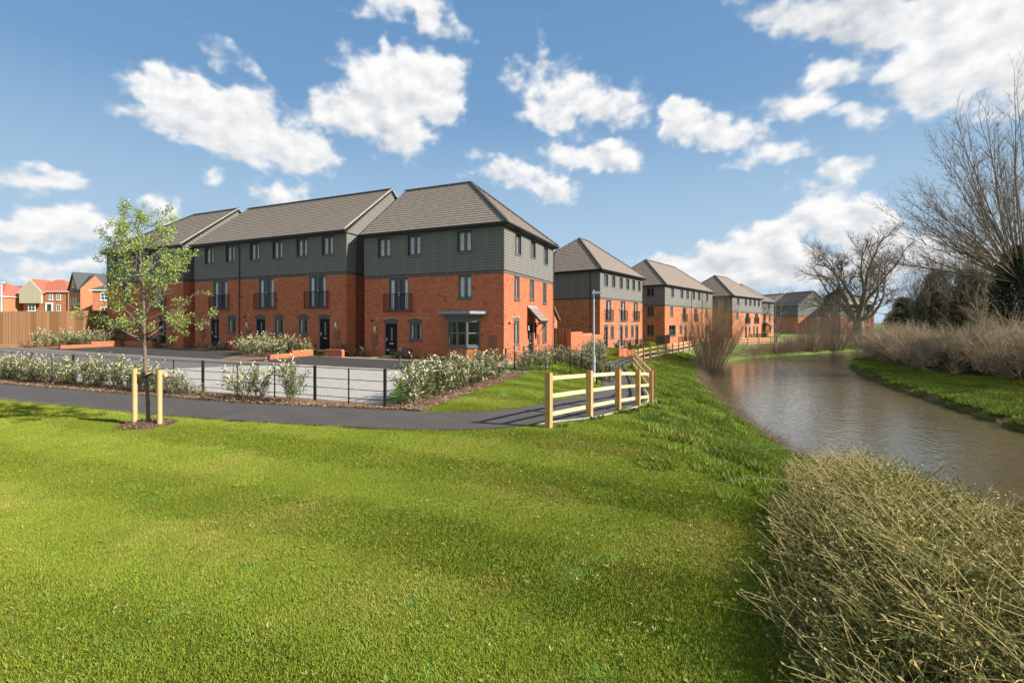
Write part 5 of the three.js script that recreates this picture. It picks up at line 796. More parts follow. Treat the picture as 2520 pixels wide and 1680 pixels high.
// --- the staked sapling ---
{
  const x = -8.06, z = -10.26, y = gy(x, z), t = thing('sapling', 'young staked tree with fresh pale green leaves on the lawn', 'tree', [x, y, z]), r = rng(101), mb = new MB();
  const trunk = [[0, -.1, 0], [-.02, .6, 0], [-.06, 1.2, .01], [-.09, 1.85, 0], [-.09, 2.6, .02], [-.13, 3.3, 0], [-.2, 4.0, .02], [-.26, 4.6, 0]], rad = [.043, .038, .036, .033, .027, .020, .013, .005];
  for (let i = 0; i + 1 < trunk.length; i++) mb.tube(trunk[i], trunk[i + 1], rad[i], rad[i + 1], 8);
  const start = [];
  for (let i = 0; i < 34; i++) { const h = 1.75 + 2.7 * Math.pow(i / 34, 1.05), k = trunk.findIndex((q) => q[1] > h) - 1, f = (h - trunk[k][1]) / (trunk[k + 1][1] - trunk[k][1]), p = trunk[k].map((q, j) => lerp(q, trunk[k + 1][j], f)), a = i * 2.4 + r() * .8, wide = h < 3 ? 1 : lerp(1, .4, (h - 3) / 1.6), L = (h < 2.1 ? .95 : 1.15) * wide * (.75 + r() * .4); start.push([p, [Math.cos(a), .55 + .5 * (h - 1.8) / 2.7 + r() * .3, Math.sin(a)], L, lerp(.017, .008, (h - 1.7) / 2.8)]); }
  start.push([[-.09, 2.0, 0], [1, .25, .2], 1.45, .015], [[-.09, 2.3, 0], [1, .5, -.1], 1.25, .014], [[-.09, 1.9, 0], [-1, .3, .15], 1.2, .015]);
  const tips = grow(mb, { start, levels: [{ seg: .14, wander: .13, up: .015, taper: .35, kids: [6, 9], from: .22, angle: [.4, .9], sides: 5 }, { seg: .09, len: .42, rad: .006, wander: .2, up: .03, taper: .4, kids: [3, 4], from: .3, angle: [.4, 1], sides: 4 }, { seg: .07, len: .17, rad: .0028, wander: .3, up: .0, taper: .5, sides: 3 }] }, r);
  mb.to(t, 'trunk', M.bark);
  const lf = new MB(true);
  for (const [p, d, lev] of tips) {
    if (lev < 1) continue; const bare = p[0] > .15 && p[0] < 1.05 && p[1] > 2.45 && p[1] < 3.1 ? .15 : 1; if (r() > bare * .93) continue;
    const n = lev === 1 ? 14 : 11;
    for (let i = 0; i < n; i++) { const w = randDir(r), q = [p[0] - d[0] * i * .011 + w[0] * .035, p[1] - d[1] * i * .011 + w[1] * .035, p[2] - d[2] * i * .011 + w[2] * .035], dir = unit(d[0] * .5 + w[0], d[1] * .5 + w[1] + .1, d[2] * .5 + w[2]), k = .65 + r() * .6, g = r(); lf.col = vary(g < .15 ? [.38, .43, .12] : [.24, .31, .07], k); lf.leaf(q, dir, cross(dir, randDir(r)), .03 + r() * .028, .014 + r() * .012); }
  }
  lf.to(t, 'foliage', M.leaf, 'stuff');
  const f = thing('tree_stake', 'pair of round wooden stakes with a crossbar holding the sapling', 'tree stakes', [x, y, z]);
  for (const [sx, sz, top] of [[-.29, .02, 1.24], [.33, .11, 1.22]]) new MB().tube([sx, -.4, sz], [sx, top, sz], .052, .05, 14, true).to(f, 'stake', M.stake);
  { const c = new MB().tube([-.30, 1.12, -.02], [.44, 1.11, .06], .052, .05, 10, true); c.to(f, 'crossbar', M.stake); }
  new MB().tube([-.06, 1.06, 0], [-.06, 1.17, .0], .075, .075, 12).tube([-.05, 1.07, .07], [.16, 1.15, .09], .02, .02, 6).to(f, 'tie', M.rubber);
  // bark ring round the foot
  const ring = new MB(true); for (let i = 0; i < 1500; i++) { const a = r() * 6.283, R = Math.sqrt(r()) * .54, h = .07 * (1 - (R / .56) ** 2), d = randDir(r); d[1] *= .35; const dd = unit(...d), k = .5 + r() * 1.1; ring.col = vary(r() < .15 ? [.34, .21, .11] : [.125, .068, .036], k); ring.leaf([Math.cos(a) * R, gy(x + Math.cos(a) * R, z + Math.sin(a) * R) - y + h + r() * .02, Math.sin(a) * R], dd, cross(dd, [0, 1, .1]), .04 + r() * .06, .015 + r() * .018, .1); }
  const base = new MB(); for (let i = 0; i < 24; i++) { const a = i / 24 * 6.283, b = (i + 1) / 24 * 6.283, e = (t, R, h) => [Math.cos(t) * R, gy(x + Math.cos(t) * R, z + Math.sin(t) * R) - y + h, Math.sin(t) * R]; base.quad(e(b, .3, .055), e(a, .3, .055), e(a, .56, .004), e(b, .56, .004)); base.tri(e(a, .3, .055), e(b, .3, .055), [0, .075, 0]); }
  const rg = thing('mulch_ring', 'round bark mulch ring at the foot of the sapling', 'mulch', [x, y, z]); base.to(rg, 'soil', M.mulch); ring.to(rg, 'bark_chips', M.leafDull, 'stuff');
}
// --- shrubs: stems with broad leaves, the young growth cream ---
function shrubProto(seed, o) {
  const r = rng(seed), g = new THREE.Group(), st = new MB(), lf = new MB(true), h = o.h, w = o.w, start = [];
  for (let i = 0; i < o.stems; i++) { const a = r() * 6.283, k = r(); start.push([[Math.cos(a) * .06, -.05, Math.sin(a) * .06], [Math.cos(a) * w / h * (.25 + k), 1, Math.sin(a) * w / h * (.25 + k)], h * (.7 + r() * .4), .009]); }
  const tips = grow(st, { start, levels: [{ seg: .1, wander: .14, up: .03, taper: .4, kids: o.kids, from: .15, angle: [.4, 1.0], sides: 4, shape: () => 1 }, { seg: .08, len: h * .32, rad: .004, wander: .2, up: .05, taper: .5, sides: 3 }] }, r);
  for (const [p, d] of tips) {
    const n = o.leaves, young = o.young && (r() < o.young * clamp((p[1] / h - .25) * 1.7) || r() < o.young * .15);
    for (let i = 0; i < n; i++) {
      const u = i / n, wv = randDir(r), q = [p[0] - d[0] * u * h * .3 + wv[0] * .012, p[1] - d[1] * u * h * .3 + wv[1] * .012, p[2] - d[2] * u * h * .3 + wv[2] * .012], dir = unit(wv[0] + d[0] * .5, wv[1] + d[1] * .5 + .25, wv[2] + d[2] * .5);
      const k = .7 + r() * .6, pale = young && u < .55; lf.col = pale ? vary([.62, .54, .37], .75 + r() * .4) : vary(r() < (o.yellow || .06) ? [.28, .26, .04] : o.green || [.055, .075, .022], k);
      const s = pale ? 1.05 : 1; lf.leaf(q, dir, cross(dir, randDir(r)), (o.len || .055) * s * (.7 + r() * .6), (o.wid || .026) * s * (.8 + r() * .5), .2);
    }
  }
  st.to(g, 'stems', M.twig); lf.to(g, 'foliage', M.leaf, 'stuff'); g.name = 'shrub'; return g;
}
const SH = [1, 2, 3, 4].map((s) => shrubProto(200 + s, { h: .85, w: .42, stems: 10, kids: [7, 10], leaves: 10, young: .42, green: [.105, .14, .04], len: .062, wid: .03 }));
const SHd = [1, 2].map((s) => shrubProto(240 + s, { h: .9, w: .5, stems: 10, kids: [8, 11], leaves: 9, young: .2, green: [.085, .105, .038] }));
const SMALL = [1, 2].map((s) => shrubProto(260 + s, { h: .42, w: .25, stems: 9, kids: [4, 6], leaves: 8, young: .25, green: [.10, .12, .04], len: .045, wid: .018 }));
const PINK = shrubProto(271, { h: .28, w: .3, stems: 9, kids: [4, 6], leaves: 7, young: .6, green: [.12, .09, .05], len: .035, wid: .02 });
const YEL = shrubProto(281, { h: .6, w: .4, stems: 9, kids: [6, 8], leaves: 9, green: [.16, .19, .03], yellow: .55, len: .05, wid: .026 });
{
  const r = rng(303), plant = (proto, name, label, group, x, z, s, yOff = 0, cat = 'shrub') => { const o = proto.clone(); o.name = numbered(name); o.position.set(x, gy(x, z) + .02 + yOff, z); o.rotation.y = r() * 6.283; o.scale.set(s * (.9 + r() * .2), s * (.9 + r() * .25), s * (.9 + r() * .2)); tag(o, label, cat, group); scene.add(o); };
  const hedge = 'shrub of the white tipped hedge between footpath and railing';
  const along = (L, n, f) => { const P = catmull(L, n); P.forEach((p, i) => f(p.x, p.z, i, i / n)); };
  along([[-27, -20.9], [-19, -17.75], [-15, -16.2], [-11.7, -14.95]], 26, (x, z, i) => { plant(i % 3 ? SH[i % 4] : SHd[i % 2], 'hedge_shrub', hedge, 'white tipped shrubs of the footpath hedge', x + (r() - .5) * .2, z + (r() - .5) * .2, .8 + r() * .2); if (i % 3 === 1) plant(SHd[i % 2], 'hedge_shrub', hedge, 'white tipped shrubs of the footpath hedge', x + .1, z + .25, .65); });
  for (const [x, z, s] of [[-11.2, -14.65, .85], [-10.7, -14.5, .8], [-10.3, -14.4, .7]]) plant(SH[2], 'hedge_shrub', hedge, 'white tipped shrubs of the footpath hedge', x, z, s);
  plant(SMALL[0], 'small_plant', 'pale upright plant beside a black railing end post', null, -9.95, -14.25, 1.2, 0, 'plant'); plant(SMALL[1], 'low_plant', 'low rounded green plant under the black railing', null, -10.25, -14.0, .8, 0, 'plant'); plant(SMALL[1], 'low_plant', 'low rounded green plant beside the railing post on bark', null, -9.45, -13.95, .8, 0, 'plant');
  for (const [x, z, s, k, l] of [[-7.95, -13.65, 1.05, 0, 'broad shrub alone against the black railing'], [-7.35, -13.35, 1.0, 1, 'shrub with yellowing lower leaves against the black railing'], [-6.15, -13.0, 1.12, 2, 'tall thin shrub alone against the black railing']]) plant(SH[k], 'railing_shrub', l, null, x, z, s);
  along([[-2.85, -12.6], [-2.2, -14.2], [-1.4, -16.2], [-.75, -18.0]], 12, (x, z, i) => plant(SH[i % 4], 'end_shrub', 'white tipped shrub of the row along the road end', 'white tipped shrubs along the road end', x + (r() - .5) * .25, z + (r() - .5) * .25, 1.08 + r() * .12));
  along([[.75, -21.2], [1.3, -22.0], [1.9, -22.15]], 4, (x, z, i) => plant(SHd[i % 2], 'step_shrub', 'dark shrub at the head of the garden steps', 'dark shrubs at the head of the garden steps', x - .3, z + .1, 1.0));
  along([[2.2, -24.6], [3.6, -23.7], [4.9, -22.6]], 7, (x, z, i) => plant(SHd[i % 2], 'step_shrub', 'dark shrub on the house side of the garden steps', 'dark shrubs on the house side of the garden steps', x + (r() - .5) * .2, z + (r() - .5) * .2, 1.0));
  along([[4.6, -25.2], [5.2, -28.5], [5.9, -32.5], [6.7, -35.8]], 16, (x, z, i) => plant(SHd[i % 2], 'path_shrub', 'grey green shrub of the hedge beside the riverside path', 'grey green hedge beside the riverside path', x - .2 + (r() - .5) * .4, z + (r() - .5) * .3, 1.2 + r() * .25));
  for (const [x, z] of [[3.7, -30.5], [4.3, -32], [4.9, -33.5], [3.1, -29.6]]) plant(YEL, 'yellow_shrub', 'yellow leaved shrub beside the stepped garden wall', 'yellow shrubs beside the garden wall', x, z, 1.0);
  plant(YEL, 'yellow_shrub', 'yellow leaved shrub below the corner house bay window', null, ...pq(-1.3, .8), 1.0); plant(PINK, 'pink_plant', 'low pink tinged plant below the bay window', null, ...pq(-2.9, 1.1), 1.4, 0, 'plant');
  const b2 = [[-17.6, 2.7], [-16.9, 3.6], [-16.2, 2.6], [-15.7, 4.0], [-15.0, 3.0], [-14.4, 4.2], [-14.0, 2.8], [-13.5, 3.9], [-13.4, 2.3]]; b2.forEach(([p, q], i) => plant(SH[i % 4], 'bed_shrub', 'white tipped shrub in the bed between the parking bays', 'white tipped shrubs between the parking bays', ...pq(p, q), 1.25 + r() * .2));
  plant(YEL, 'yellow_shrub', 'yellow leaved shrub behind white tipped shrubs by the terrace', null, ...pq(-17.9, 2.0), 1.5); plant(YEL, 'yellow_shrub', 'yellow leaved shrub beside the low brick wall of the bed', null, ...pq(-13.1, 1.9), 1.1);
  const b1 = [[-37.2, 5.6], [-36.6, 4.8], [-36.0, 4.0], [-37.4, 4.2], [-35.6, 3.1], [-36.6, 3.0], [-35.0, 2.4], [-36, 2], [-35, 1.4], [-38, 3], [-34.8, 3.6]]; b1.forEach(([p, q], i) => plant(SH[i % 4], 'bed_shrub', 'white tipped shrub in the bed near the close boarded fence', 'white tipped shrubs near the close boarded fence', ...pq(p, q), 1.2 + r() * .2));
  for (let i = 0; i < 8; i++) plant(SMALL[i % 2], 'raised_bed_plant', 'low plant in the raised bed behind the young tree', 'low plants behind the young tree', ...pq(-33.6 + i * .42, .9), 1.2, .4, 'plant');
  const bd = 'small plant in the bed under the corner house wall'; [[-9.7, .7, 1.5, 0], [-6.9, .9, 1.2, 1], [-7.2, .6, 1.3, 0], [-6.0, 1, .8, 1], [-5.4, .8, .8, 1], [-4.7, .9, .8, 0], [-4.2, 1, .7, 1], [-10.35, .7, .9, 1]].forEach(([p, q, s, k]) => plant(SMALL[k], 'border_plant', bd, 'small plants under the corner house wall', ...pq(p, q), s, 0, 'plant'));
  const bt = 'small plant in the bed under the terrace wall'; [[-25.6, 1.3, 1.5, 0], [-23.6, 1.3, 1.3, 1], [-22.9, 1.3, 1.1, 0], [-22.2, 1.3, .9, 1], [-21.4, 1.4, .9, 0]].forEach(([p, q, s, k]) => plant(SMALL[k], 'border_plant', bt, 'small plants under the terrace wall', ...pq(p, q), s, 0, 'plant'));
  plant(SMALL[0], 'raised_plant', 'bright green plant in the raised bed by the terrace door', null, ...pq(-11.0, 1.1), 1.3, .36, 'plant'); plant(PINK, 'raised_plant', 'pink tinged plant in the raised bed by the terrace door', null, ...pq(-11.6, 1.15), 1.1, .36, 'plant'); plant(SMALL[0], 'door_plant', 'bright green plant beside the shaded door behind the tree', null, ...pq(-29.4, 1.4), 1.6, 0, 'plant');
}
// --- bark chips on the near beds ---
{
  const r = rng(55), g = new MB().box(-.03, .03, -.006, .006, -.011, .011).geo(), mats = [], cols = [], q = new THREE.Quaternion(), e = new THREE.Euler();
  const chip = (x, z, s) => { q.setFromEuler(e.set((r() - .5) * 1.1, r() * 6.283, (r() - .5) * 1.1)); mats.push(new THREE.Matrix4().compose(V(x, gy(x, z) + .035 + r() * .03, z), q, V(s * (.5 + r() * 1.3), s, s * (.5 + r())))); cols.push(vary(r() < .3 ? [.36, .24, .14] : [.16, .095, .05], .5 + r())); };
  for (let i = 0; i < 9000; i++) { const t = r(), k = r(), a = [lerp(-22, -2.95, t), 0], x = a[0], zf = x < -9.85 ? lerp(-18.6, -14.95, (x + 19) / 9.15) : x < -5.6 ? lerp(-14.95, -13.5, (x + 9.85) / 4.25) : lerp(-13.5, -12.4, (x + 5.6) / 2.7); const zn = x < -10.95 ? lerp(-16.2, -14.05, (x + 17) / 6.05) : x < -7.35 ? lerp(-14.05, -12.85, (x + 10.95) / 3.6) : lerp(-12.85, -11.9, (x + 7.35) / 4.35); chip(x, lerp(zf + .5, zn, k), 1); }
  for (let i = 0; i < 2500; i++) { const t = r(), k = r(); chip(lerp(lerp(-3.4, -.42, t), lerp(-2.35, .75, t), k), lerp(lerp(-12.4, -21, t), lerp(-11.8, -20.6, t), k), 1.1); }
  tag(instanced(scene, 'bark_chips', g, M.brick, mats, cols), 'loose bark chips covering the planting beds by the railing', 'bark chips');
}
// --- mown and rough grass ---
const pathPts = catmull(pathLine, 160).map((p) => [p.x, p.z]);
const paved = [[-60, -34], [-34, -23], [-26, -19.7], [-17, -16.2], [-10.95, -14.05], [-7.35, -12.85], [-3.0, -11.85], [-2.25, -11.75], [.8, -20.7], [3.3, -27], [.9, -27.6], [4.5, -36], [-60, -60]];
const bramblePoly = [[1.75, -2.2], [1.9, -3.0], [2.35, -3.9], [3.05, -4.9], [3.95, -6.3], [5.0, -8.0], [5.9, -9.2], [6.5, -9.7], [7.3, -9.4], [8.0, -8.4], [8.3, -6], [8.3, -2], [5, -1], [2.0, -1.2]];
const onGrass = (x, z) => !inPoly(riverPoly, x, z) && Math.min(distTo(bankL, x, z), distTo(bankR, x, z)) > .25 && distTo(pathPts, x, z) > 1.0 + .1 * noise3(x * 3, 1, z * 3) && !inPoly(paved, x, z) && Math.hypot(x + 8.06, z + 10.26) > .55 && !inPoly(bramblePoly, x - .25, z) && distTo(bankR, x, z) < (x > 18 ? 9.5 : 99);
{
  // round patches of turf, each some hundreds of blades, laid over one another
  const turf = (seed, n, h, R, lean, w) => { const r = rng(seed), mb = new MB(true); for (let i = 0; i < n; i++) { const a = r() * 6.283, k = Math.sqrt(r()) * R, b = r() * 6.283, l = lean * (.2 + r()), d = unit(Math.cos(b) * l + .62, 1, Math.sin(b) * l), q = .65 + r() * .7; mb.col = vary(r() < .14 ? [1.5, 1.05, 1.9] : [1, 1, 1], q); mb.leaf([Math.cos(a) * k, -.01, Math.sin(a) * k], d, cross(d, randDir(r)), h * (.55 + r() * .7), w * (.8 + r() * .5), .1); } return mb.geo(); };
  const short = [1, 2, 3].map((s) => turf(s, 760, .034, .17, .95, .0044)), long = [4, 5].map((s) => turf(s, 260, .13, .2, .7, .008));
  const r = rng(71), sets = { s: short.map(() => [[], []]), l: long.map(() => [[], []]) }, q = new THREE.Quaternion(), qa = new THREE.Quaternion(), UPV = V(0, 1, 0), nn = V(0, 1, 0);
  const put = (kind, x, z, s, c) => {
    const v = sets[kind][Math.floor(r() * sets[kind].length)], band = Math.floor((-.37 * x + .93 * z) / 1.15 + .35 * noise3(x * .3, 0, z * .3)) & 1, y = gy(x, z), e = .12;
    nn.set(y - gy(x + e, z), e, y - gy(x, z + e)).normalize(); qa.setFromUnitVectors(UPV, nn);
    q.setFromAxisAngle(UPV, kind === 's' ? (band ? 2.3 : -.9) + (r() - .5) * 1.2 : r() * 6.283).premultiply(qa);
    v[0].push(new THREE.Matrix4().compose(V(x, y, z), q, V(s, Math.sqrt(s) * (.8 + r() * .45), s))); v[1].push(c);
  };
  const scatter = (n, d0, d1, t0, t1, kind, size) => {
    for (let i = 0; i < n; i++) {
      const D = Math.sqrt(lerp(d0 * d0, d1 * d1, r())), x = D * lerp(t0, t1, r()), z = -D;
      if (!onGrass(x, z)) continue;
      const p = fbm(x * .55, 3, z * .55, 3), p2 = fbm(x * 2.2, 7, z * 2.2, 2), dl = distTo(bankL, x, z), dr = distTo(bankR, x, z), edgeD = Math.min(dl, dr), bank = edgeD < bankWidth(z) + .6 && r() > smooth(edgeD, bankWidth(z) - 2.6, bankWidth(z) + .6);
      const dry = clamp(smooth(p + p2 * .7 + .25 * noise3(x * .25, 11, z * .25), -.05, .5) * .85), k = .92 + r() * .3 + p * .3 + p2 * .15;
      const c = [lerp(.168, .235, dry) * k, lerp(.222, .22, dry) * k, lerp(.022, .045, dry) * k];
      if (bank) { const k2 = .95 + p2 * .8; c[0] *= .82 * k2; c[1] *= .95 * k2; }
      let K = kind; if (kind === 's' && bank && r() < .35) K = 'l';
      put(K, x, z, size * (.8 + r() * .5), c);
    }
  };
  scatter(3600, 2.4, 7, -1.25, 1.0, 's', 1); scatter(7500, 6.6, 13.5, -1.25, 1.0, 's', 1.25); scatter(1500, 12.5, 20, -1.25, -.6, 's', 1.5); scatter(3600, 12, 26, -.2, .75, 's', 1.6); scatter(3000, 22, 48, .1, .6, 'l', 2.2); scatter(2500, 45, 80, .25, .9, 'l', 4); scatter(5500, 17, 46, .6, 1.2, 'l', 2.0);
  for (const k of ['s', 'l']) sets[k].forEach(([m, c], i) => { if (m.length) tag(instanced(scene, k === 's' ? 'lawn_grass' : 'rough_grass', (k === 's' ? short : long)[i], M.grassBlade, m, c), k === 's' ? 'short mown green grass covering the lawn' : 'longer rough grass on the river banks', 'grass', k === 's' ? 'mown grass' : 'rough grass'); });
}
// broad leaved weeds at the foot of the fence and a dock patch on the lawn
{
  const r = rng(88), mk = (seed) => { const q = rng(seed), mb = new MB(true); for (let i = 0; i < 14; i++) { const a = q() * 6.283, d = unit(Math.cos(a), .35 + q() * .7, Math.sin(a)); mb.col = vary([.085, .135, .025], .8 + q() * .5); mb.leaf([0, 0, 0], d, cross(d, [0, 1, 0]), .12 + q() * .12, .035 + q() * .02, .25); } return mb.geo(); };
  const G = [mk(1), mk(2)]; let n = 0;
  const w = (x, z, s, label, group) => { const o = add(scene, 'weed', G[n++ % 2], M.leaf); o.position.set(x, gy(x, z), z); o.rotation.y = r() * 6; o.scale.setScalar(s); tag(o, label, 'weed', group); };
  for (const i of [0, 1, 2, 3, 4]) for (let k = 0; k < 4; k++) { const [x, z] = fenceLine[i], [x2, z2] = fenceLine[i + 1], t = r(); w(lerp(x, x2, t) + .06 + r() * .15, lerp(z, z2, t) + .05 + r() * .15, .7 + r() * .5, 'broad leaved weed at the foot of the wooden fence', 'weeds under the wooden fence'); }
  for (let k = 0; k < 22; k++) w(4.6 + (r() - .5) * 1.6, -13.2 + (r() - .5) * 1.2, .6 + r() * .6, 'broad leaved weed in the patch on the bank by the fence', 'weed patch on the bank');
}

{ // small rosettes, dead leaves and bits of straw lying in the lawn
  const r = rng(909), g = new MB(true), d2 = new MB(true); for (let i = 0; i < 9; i++) { const a = i * .7 + r(), d = unit(Math.cos(a), .25 + r() * .3, Math.sin(a)); g.col = vary([.16, .25, .045], .8 + r() * .4); g.leaf([0, .01, 0], d, cross(d, [0, 1, 0]), .05 + r() * .03, .022, .2); }
  for (let i = 0; i < 3; i++) { const d = unit(r() - .5, .15, r() - .5); d2.col = vary([.33, .27, .12], .7 + r() * .5); d2.leaf([(r() - .5) * .1, .045, (r() - .5) * .1], d, cross(d, [0, 1, .3]), .05 + r() * .05, .012 + r() * .012, .3); }
  const A = [], B = []; for (let i = 0; i < 1500; i++) { const D = Math.sqrt(lerp(6, 150, r())), x = D * lerp(-1.2, .6, r()), z = -D; if (!onGrass(x, z)) continue; const m = new THREE.Matrix4().compose(V(x, gy(x, z) + .012, z), new THREE.Quaternion().setFromAxisAngle(V(0, 1, 0), r() * 6.28), V(1, 1, 1).multiplyScalar(.25 + r() * .3)); (noise3(x * .8, 15, z * .8) + (r() - .5) * .5 > .12 ? A : B).push(m); }
  tag(instanced(scene, 'lawn_weeds', g.geo(), M.leaf, A), 'small broad leaved weeds scattered through the lawn', 'weeds'); tag(instanced(scene, 'dead_leaves', d2.geo(), M.leafDull, B), 'dead leaves and straw lying in the lawn', 'leaves');
}

// ---------- trees, hedges and river bank growth ----------
{ // the great bare tree beyond the far bank
  const x = 68.8, z = -92, t = thing('bare_tree', 'great bare spreading tree in front of the distant brick house', 'tree', [x, gy(x, z) - .1, z]), r = rng(501), mb = new MB();
  mb.tube([0, -.3, 0], [.05, 1.0, 0], 1.25, .92, 14).tube([.05, 1, 0], [.1, 3.6, 0], .92, .88, 14);
  const start = [[[-.3, 3.2, 0], [-.95, .8, .2], 14, .46], [[.1, 3.4, .1], [.02, 1, .1], 17, .50], [[.4, 3.2, 0], [.62, .95, -.2], 15.5, .46], [[.3, 3.0, .2], [1.1, .6, .3], 14.5, .34], [[-.2, 3.2, -.2], [-.35, 1, -.7], 14, .36], [[0, 3.4, .3], [.25, .9, .8], 13, .32], [[-.4, 5.5, 0], [-1, .3, .2], 9.5, .24], [[.2, 3.4, 0], [-.35, 1, .3], 16, .38], [[.2, 3.4, 0], [.38, 1, .1], 16, .36]];
  grow(mb, { start, levels: [{ seg: 1.1, wander: .20, up: .045, taper: .18, kids: [13, 16], from: .18, angle: [.5, 1.15], sides: 8, shape: (q) => 1.05 - q * .35 }, { seg: .6, len: 6.2, rad: .10, wander: .22, up: .05, taper: .25, kids: [9, 11], from: .2, angle: [.4, .95], sides: 5 }, { seg: .45, len: 2.5, rad: .055, wander: .25, up: .03, taper: .5, kids: [7, 9], from: .2, angle: [.4, .9], sides: 3 }, { seg: .65, len: 1.25, rad: .042, wander: .25, up: .02, taper: .5, sides: 3 }] }, r);
  mb.to(t, 'trunk_and_limbs', M.barkPale);
}
{ // pollarded willow with ivy on its bole, beyond the hedge
  const x = 38.6, z = -34, y = gy(x, z), t = thing('willow_tree', 'bare pollard willow with fanning whips above an ivy covered trunk', 'tree', [x, y, z]), r = rng(511), mb = new MB(), w2 = new MB();
  mb.tube([0, -.3, 0], [-.3, 3.2, 0], .95, .75, 12).tube([-.3, 3.2, 0], [-.7, 6.3, .1], .75, .6, 12);
  const start = [];
  for (let i = 0; i < 58; i++) { const a = r() * 6.283, e = r(), out = Math.cos(a) < 0 || r() < .5 ? 1 : .6; start.push([[-.7 + Math.cos(a) * .45, 5.2 + r() * 2.2, Math.sin(a) * .5], [Math.cos(a) * (1.15 - e * .85) * out, .28 + e * 1.1, Math.sin(a) * (1.0 - e * .7)], 7.5 + e * 5.5 + r() * 2, .045 + r() * .025]); }
  for (let i = 0; i < 15; i++) start.push([[-.8, 5.4 + r() * 1.4, (r() - .5)], [-1, .1 + r() * .9, (r() - .5) * .9], 8.2 + r() * 2.8, .06]);
  grow(mb, { start, levels: [{ seg: .9, wander: .055, up: .018, taper: .15, kids: [20, 25], from: .2, angle: [.25, .7], sides: 5, shape: (q) => 1.1 - q * .6 }, { seg: .55, len: 2.4, rad: .020, wander: .12, up: .05, taper: .4, kids: [8, 11], from: .15, angle: [.3, .8], sides: 3 }, { seg: .5, len: .9, rad: .011, wander: .15, up: .03, taper: .5, sides: 3 }] }, r);
  mb.to(t, 'trunk_and_whips', M.twigDark);
  const iv = new MB(true); for (let i = 0; i < 14000; i++) { const h = 1 + r() * 8.2, a = r() * 6.283, k = h < 7.5 ? 1 : lerp(1, .3, (h - 7.5) / 1.7), R = (.75 + 1.15 * Math.pow(r(), .5)) * k * (1 + .35 * noise3(Math.cos(a) * 2, h * .8, Math.sin(a) * 2)), c = randDir(r), q = .5 + r(); iv.col = vary([.022, .034, .013], q); iv.leaf([-.3 - h * .055 + Math.cos(a) * R, h, Math.sin(a) * R], c, cross(c, randDir(r)), .17, .15, .2); } iv.to(t, 'ivy', M.leafDull, 'stuff');
}
// twig clumps for hedges and thickets
const clump = (seed, n, h, spread, lev2, rad) => { const r = rng(seed), mb = new MB(), start = []; for (let i = 0; i < n; i++) { const a = r() * 6.283, k = Math.sqrt(r()) * spread; start.push([[Math.cos(a) * .1 * h, 0, Math.sin(a) * .1 * h], [Math.cos(a) * k, 1, Math.sin(a) * k], h * (.6 + r() * .5), rad]); } grow(mb, { start, levels: [{ seg: h * .2, wander: .12, up: .01, taper: .4, kids: lev2, from: .25, angle: [.3, .9], sides: 3 }, { seg: h * .14, len: h * .34, rad: rad * .5, wander: .2, up: .03, taper: .5, kids: [2, 3], from: .3, angle: [.3, .8], sides: 3 }, { seg: h * .1, len: h * .15, rad: rad * .35, wander: .2, up: 0, taper: .5, sides: 3 }] }, r); return mb.geo(); };
const CL = [1, 2, 3].map((s) => clump(600 + s, 11, 1.6, .8, [4, 6], .011)), LOW = [1, 2].map((s) => clump(620 + s, 12, .55, 1.3, [4, 6], .0045));
const leafClump = (seed, n, R, len, cols) => { const r = rng(seed), mb = new MB(true); for (let i = 0; i < n; i++) { const d = randDir(r), k = Math.pow(r(), .4) * R, c = randDir(r); mb.col = vary(cols[Math.floor(r() * cols.length)], .6 + r() * .8); mb.leaf([d[0] * k, d[1] * k, d[2] * k], c, cross(c, randDir(r)), len * (.6 + r() * .8), len * .5 * (.7 + r() * .6), .2); } return mb.geo(); };
const DARK = leafClump(640, 420, .6, .1, [[.02, .032, .012], [.03, .04, .014], [.045, .045, .018]]);
const place = (list, x, y, z, s, r, flat = 1, tilt = .5) => { const q = new THREE.Quaternion().setFromEuler(new THREE.Euler((r() - .5) * tilt, r() * 6.283, (r() - .5) * tilt)); list.push(new THREE.Matrix4().compose(V(x, y, z), q, V(s, s * flat, s))); };
{ // hawthorn hedge along the far towpath
  const h = thing('bare_hedge', 'tall brown leafless hedge along the grassy far bank', 'hedge', [0, 0, 0]), r = rng(531), line = [[30, -12], [30.8, -20], [31.3, -28], [33.2, -36], [37, -44], [41.5, -51.5], [46, -57], [55, -62]], sets = CL.map(() => []), cols = CL.map(() => []), dk = [];
  const P = catmull(line, 300);
  for (let i = 0; i < 1500; i++) { const t = r(), p = P[Math.floor(t * 300)], off = (r() - .35) * 5.2, x = p.x + off + (r() - .5), z = p.z + (r() - .5) * 1.5, g = gy(x, z), top = (3.5 + 1.7 * noise3(p.x * .3, 1, p.z * .3) + 1.2 * noise3(x * .9, 3, z * .9)) * (1 - .25 * ((off - .4) / 3.2) ** 2), k = i % 3; place(sets[k], x, g + Math.max(0, (top - 1.3) * Math.pow(r(), .6)), z, .75 + r() * .6, r, 1, 2.0); cols[k].push(vary(r() < .35 ? [.46, .35, .24] : [.31, .245, .14], .7 + r() * .6)); }
  CL.forEach((g, i) => instanced(h, 'twigs', g, M.twigWhite, sets[i], cols[i]));
  for (let i = 0; i < 520; i++) { const p = P[Math.floor(r() * 300)], off = r() * 4 - .6, x = p.x + off, z = p.z + (r() - .5) * 2; place(dk, x, gy(x, z) + r() * 1.3, z, .7 + r() * .6, r); } instanced(h, 'ivy_leaves', DARK, M.leafDull, dk);
}
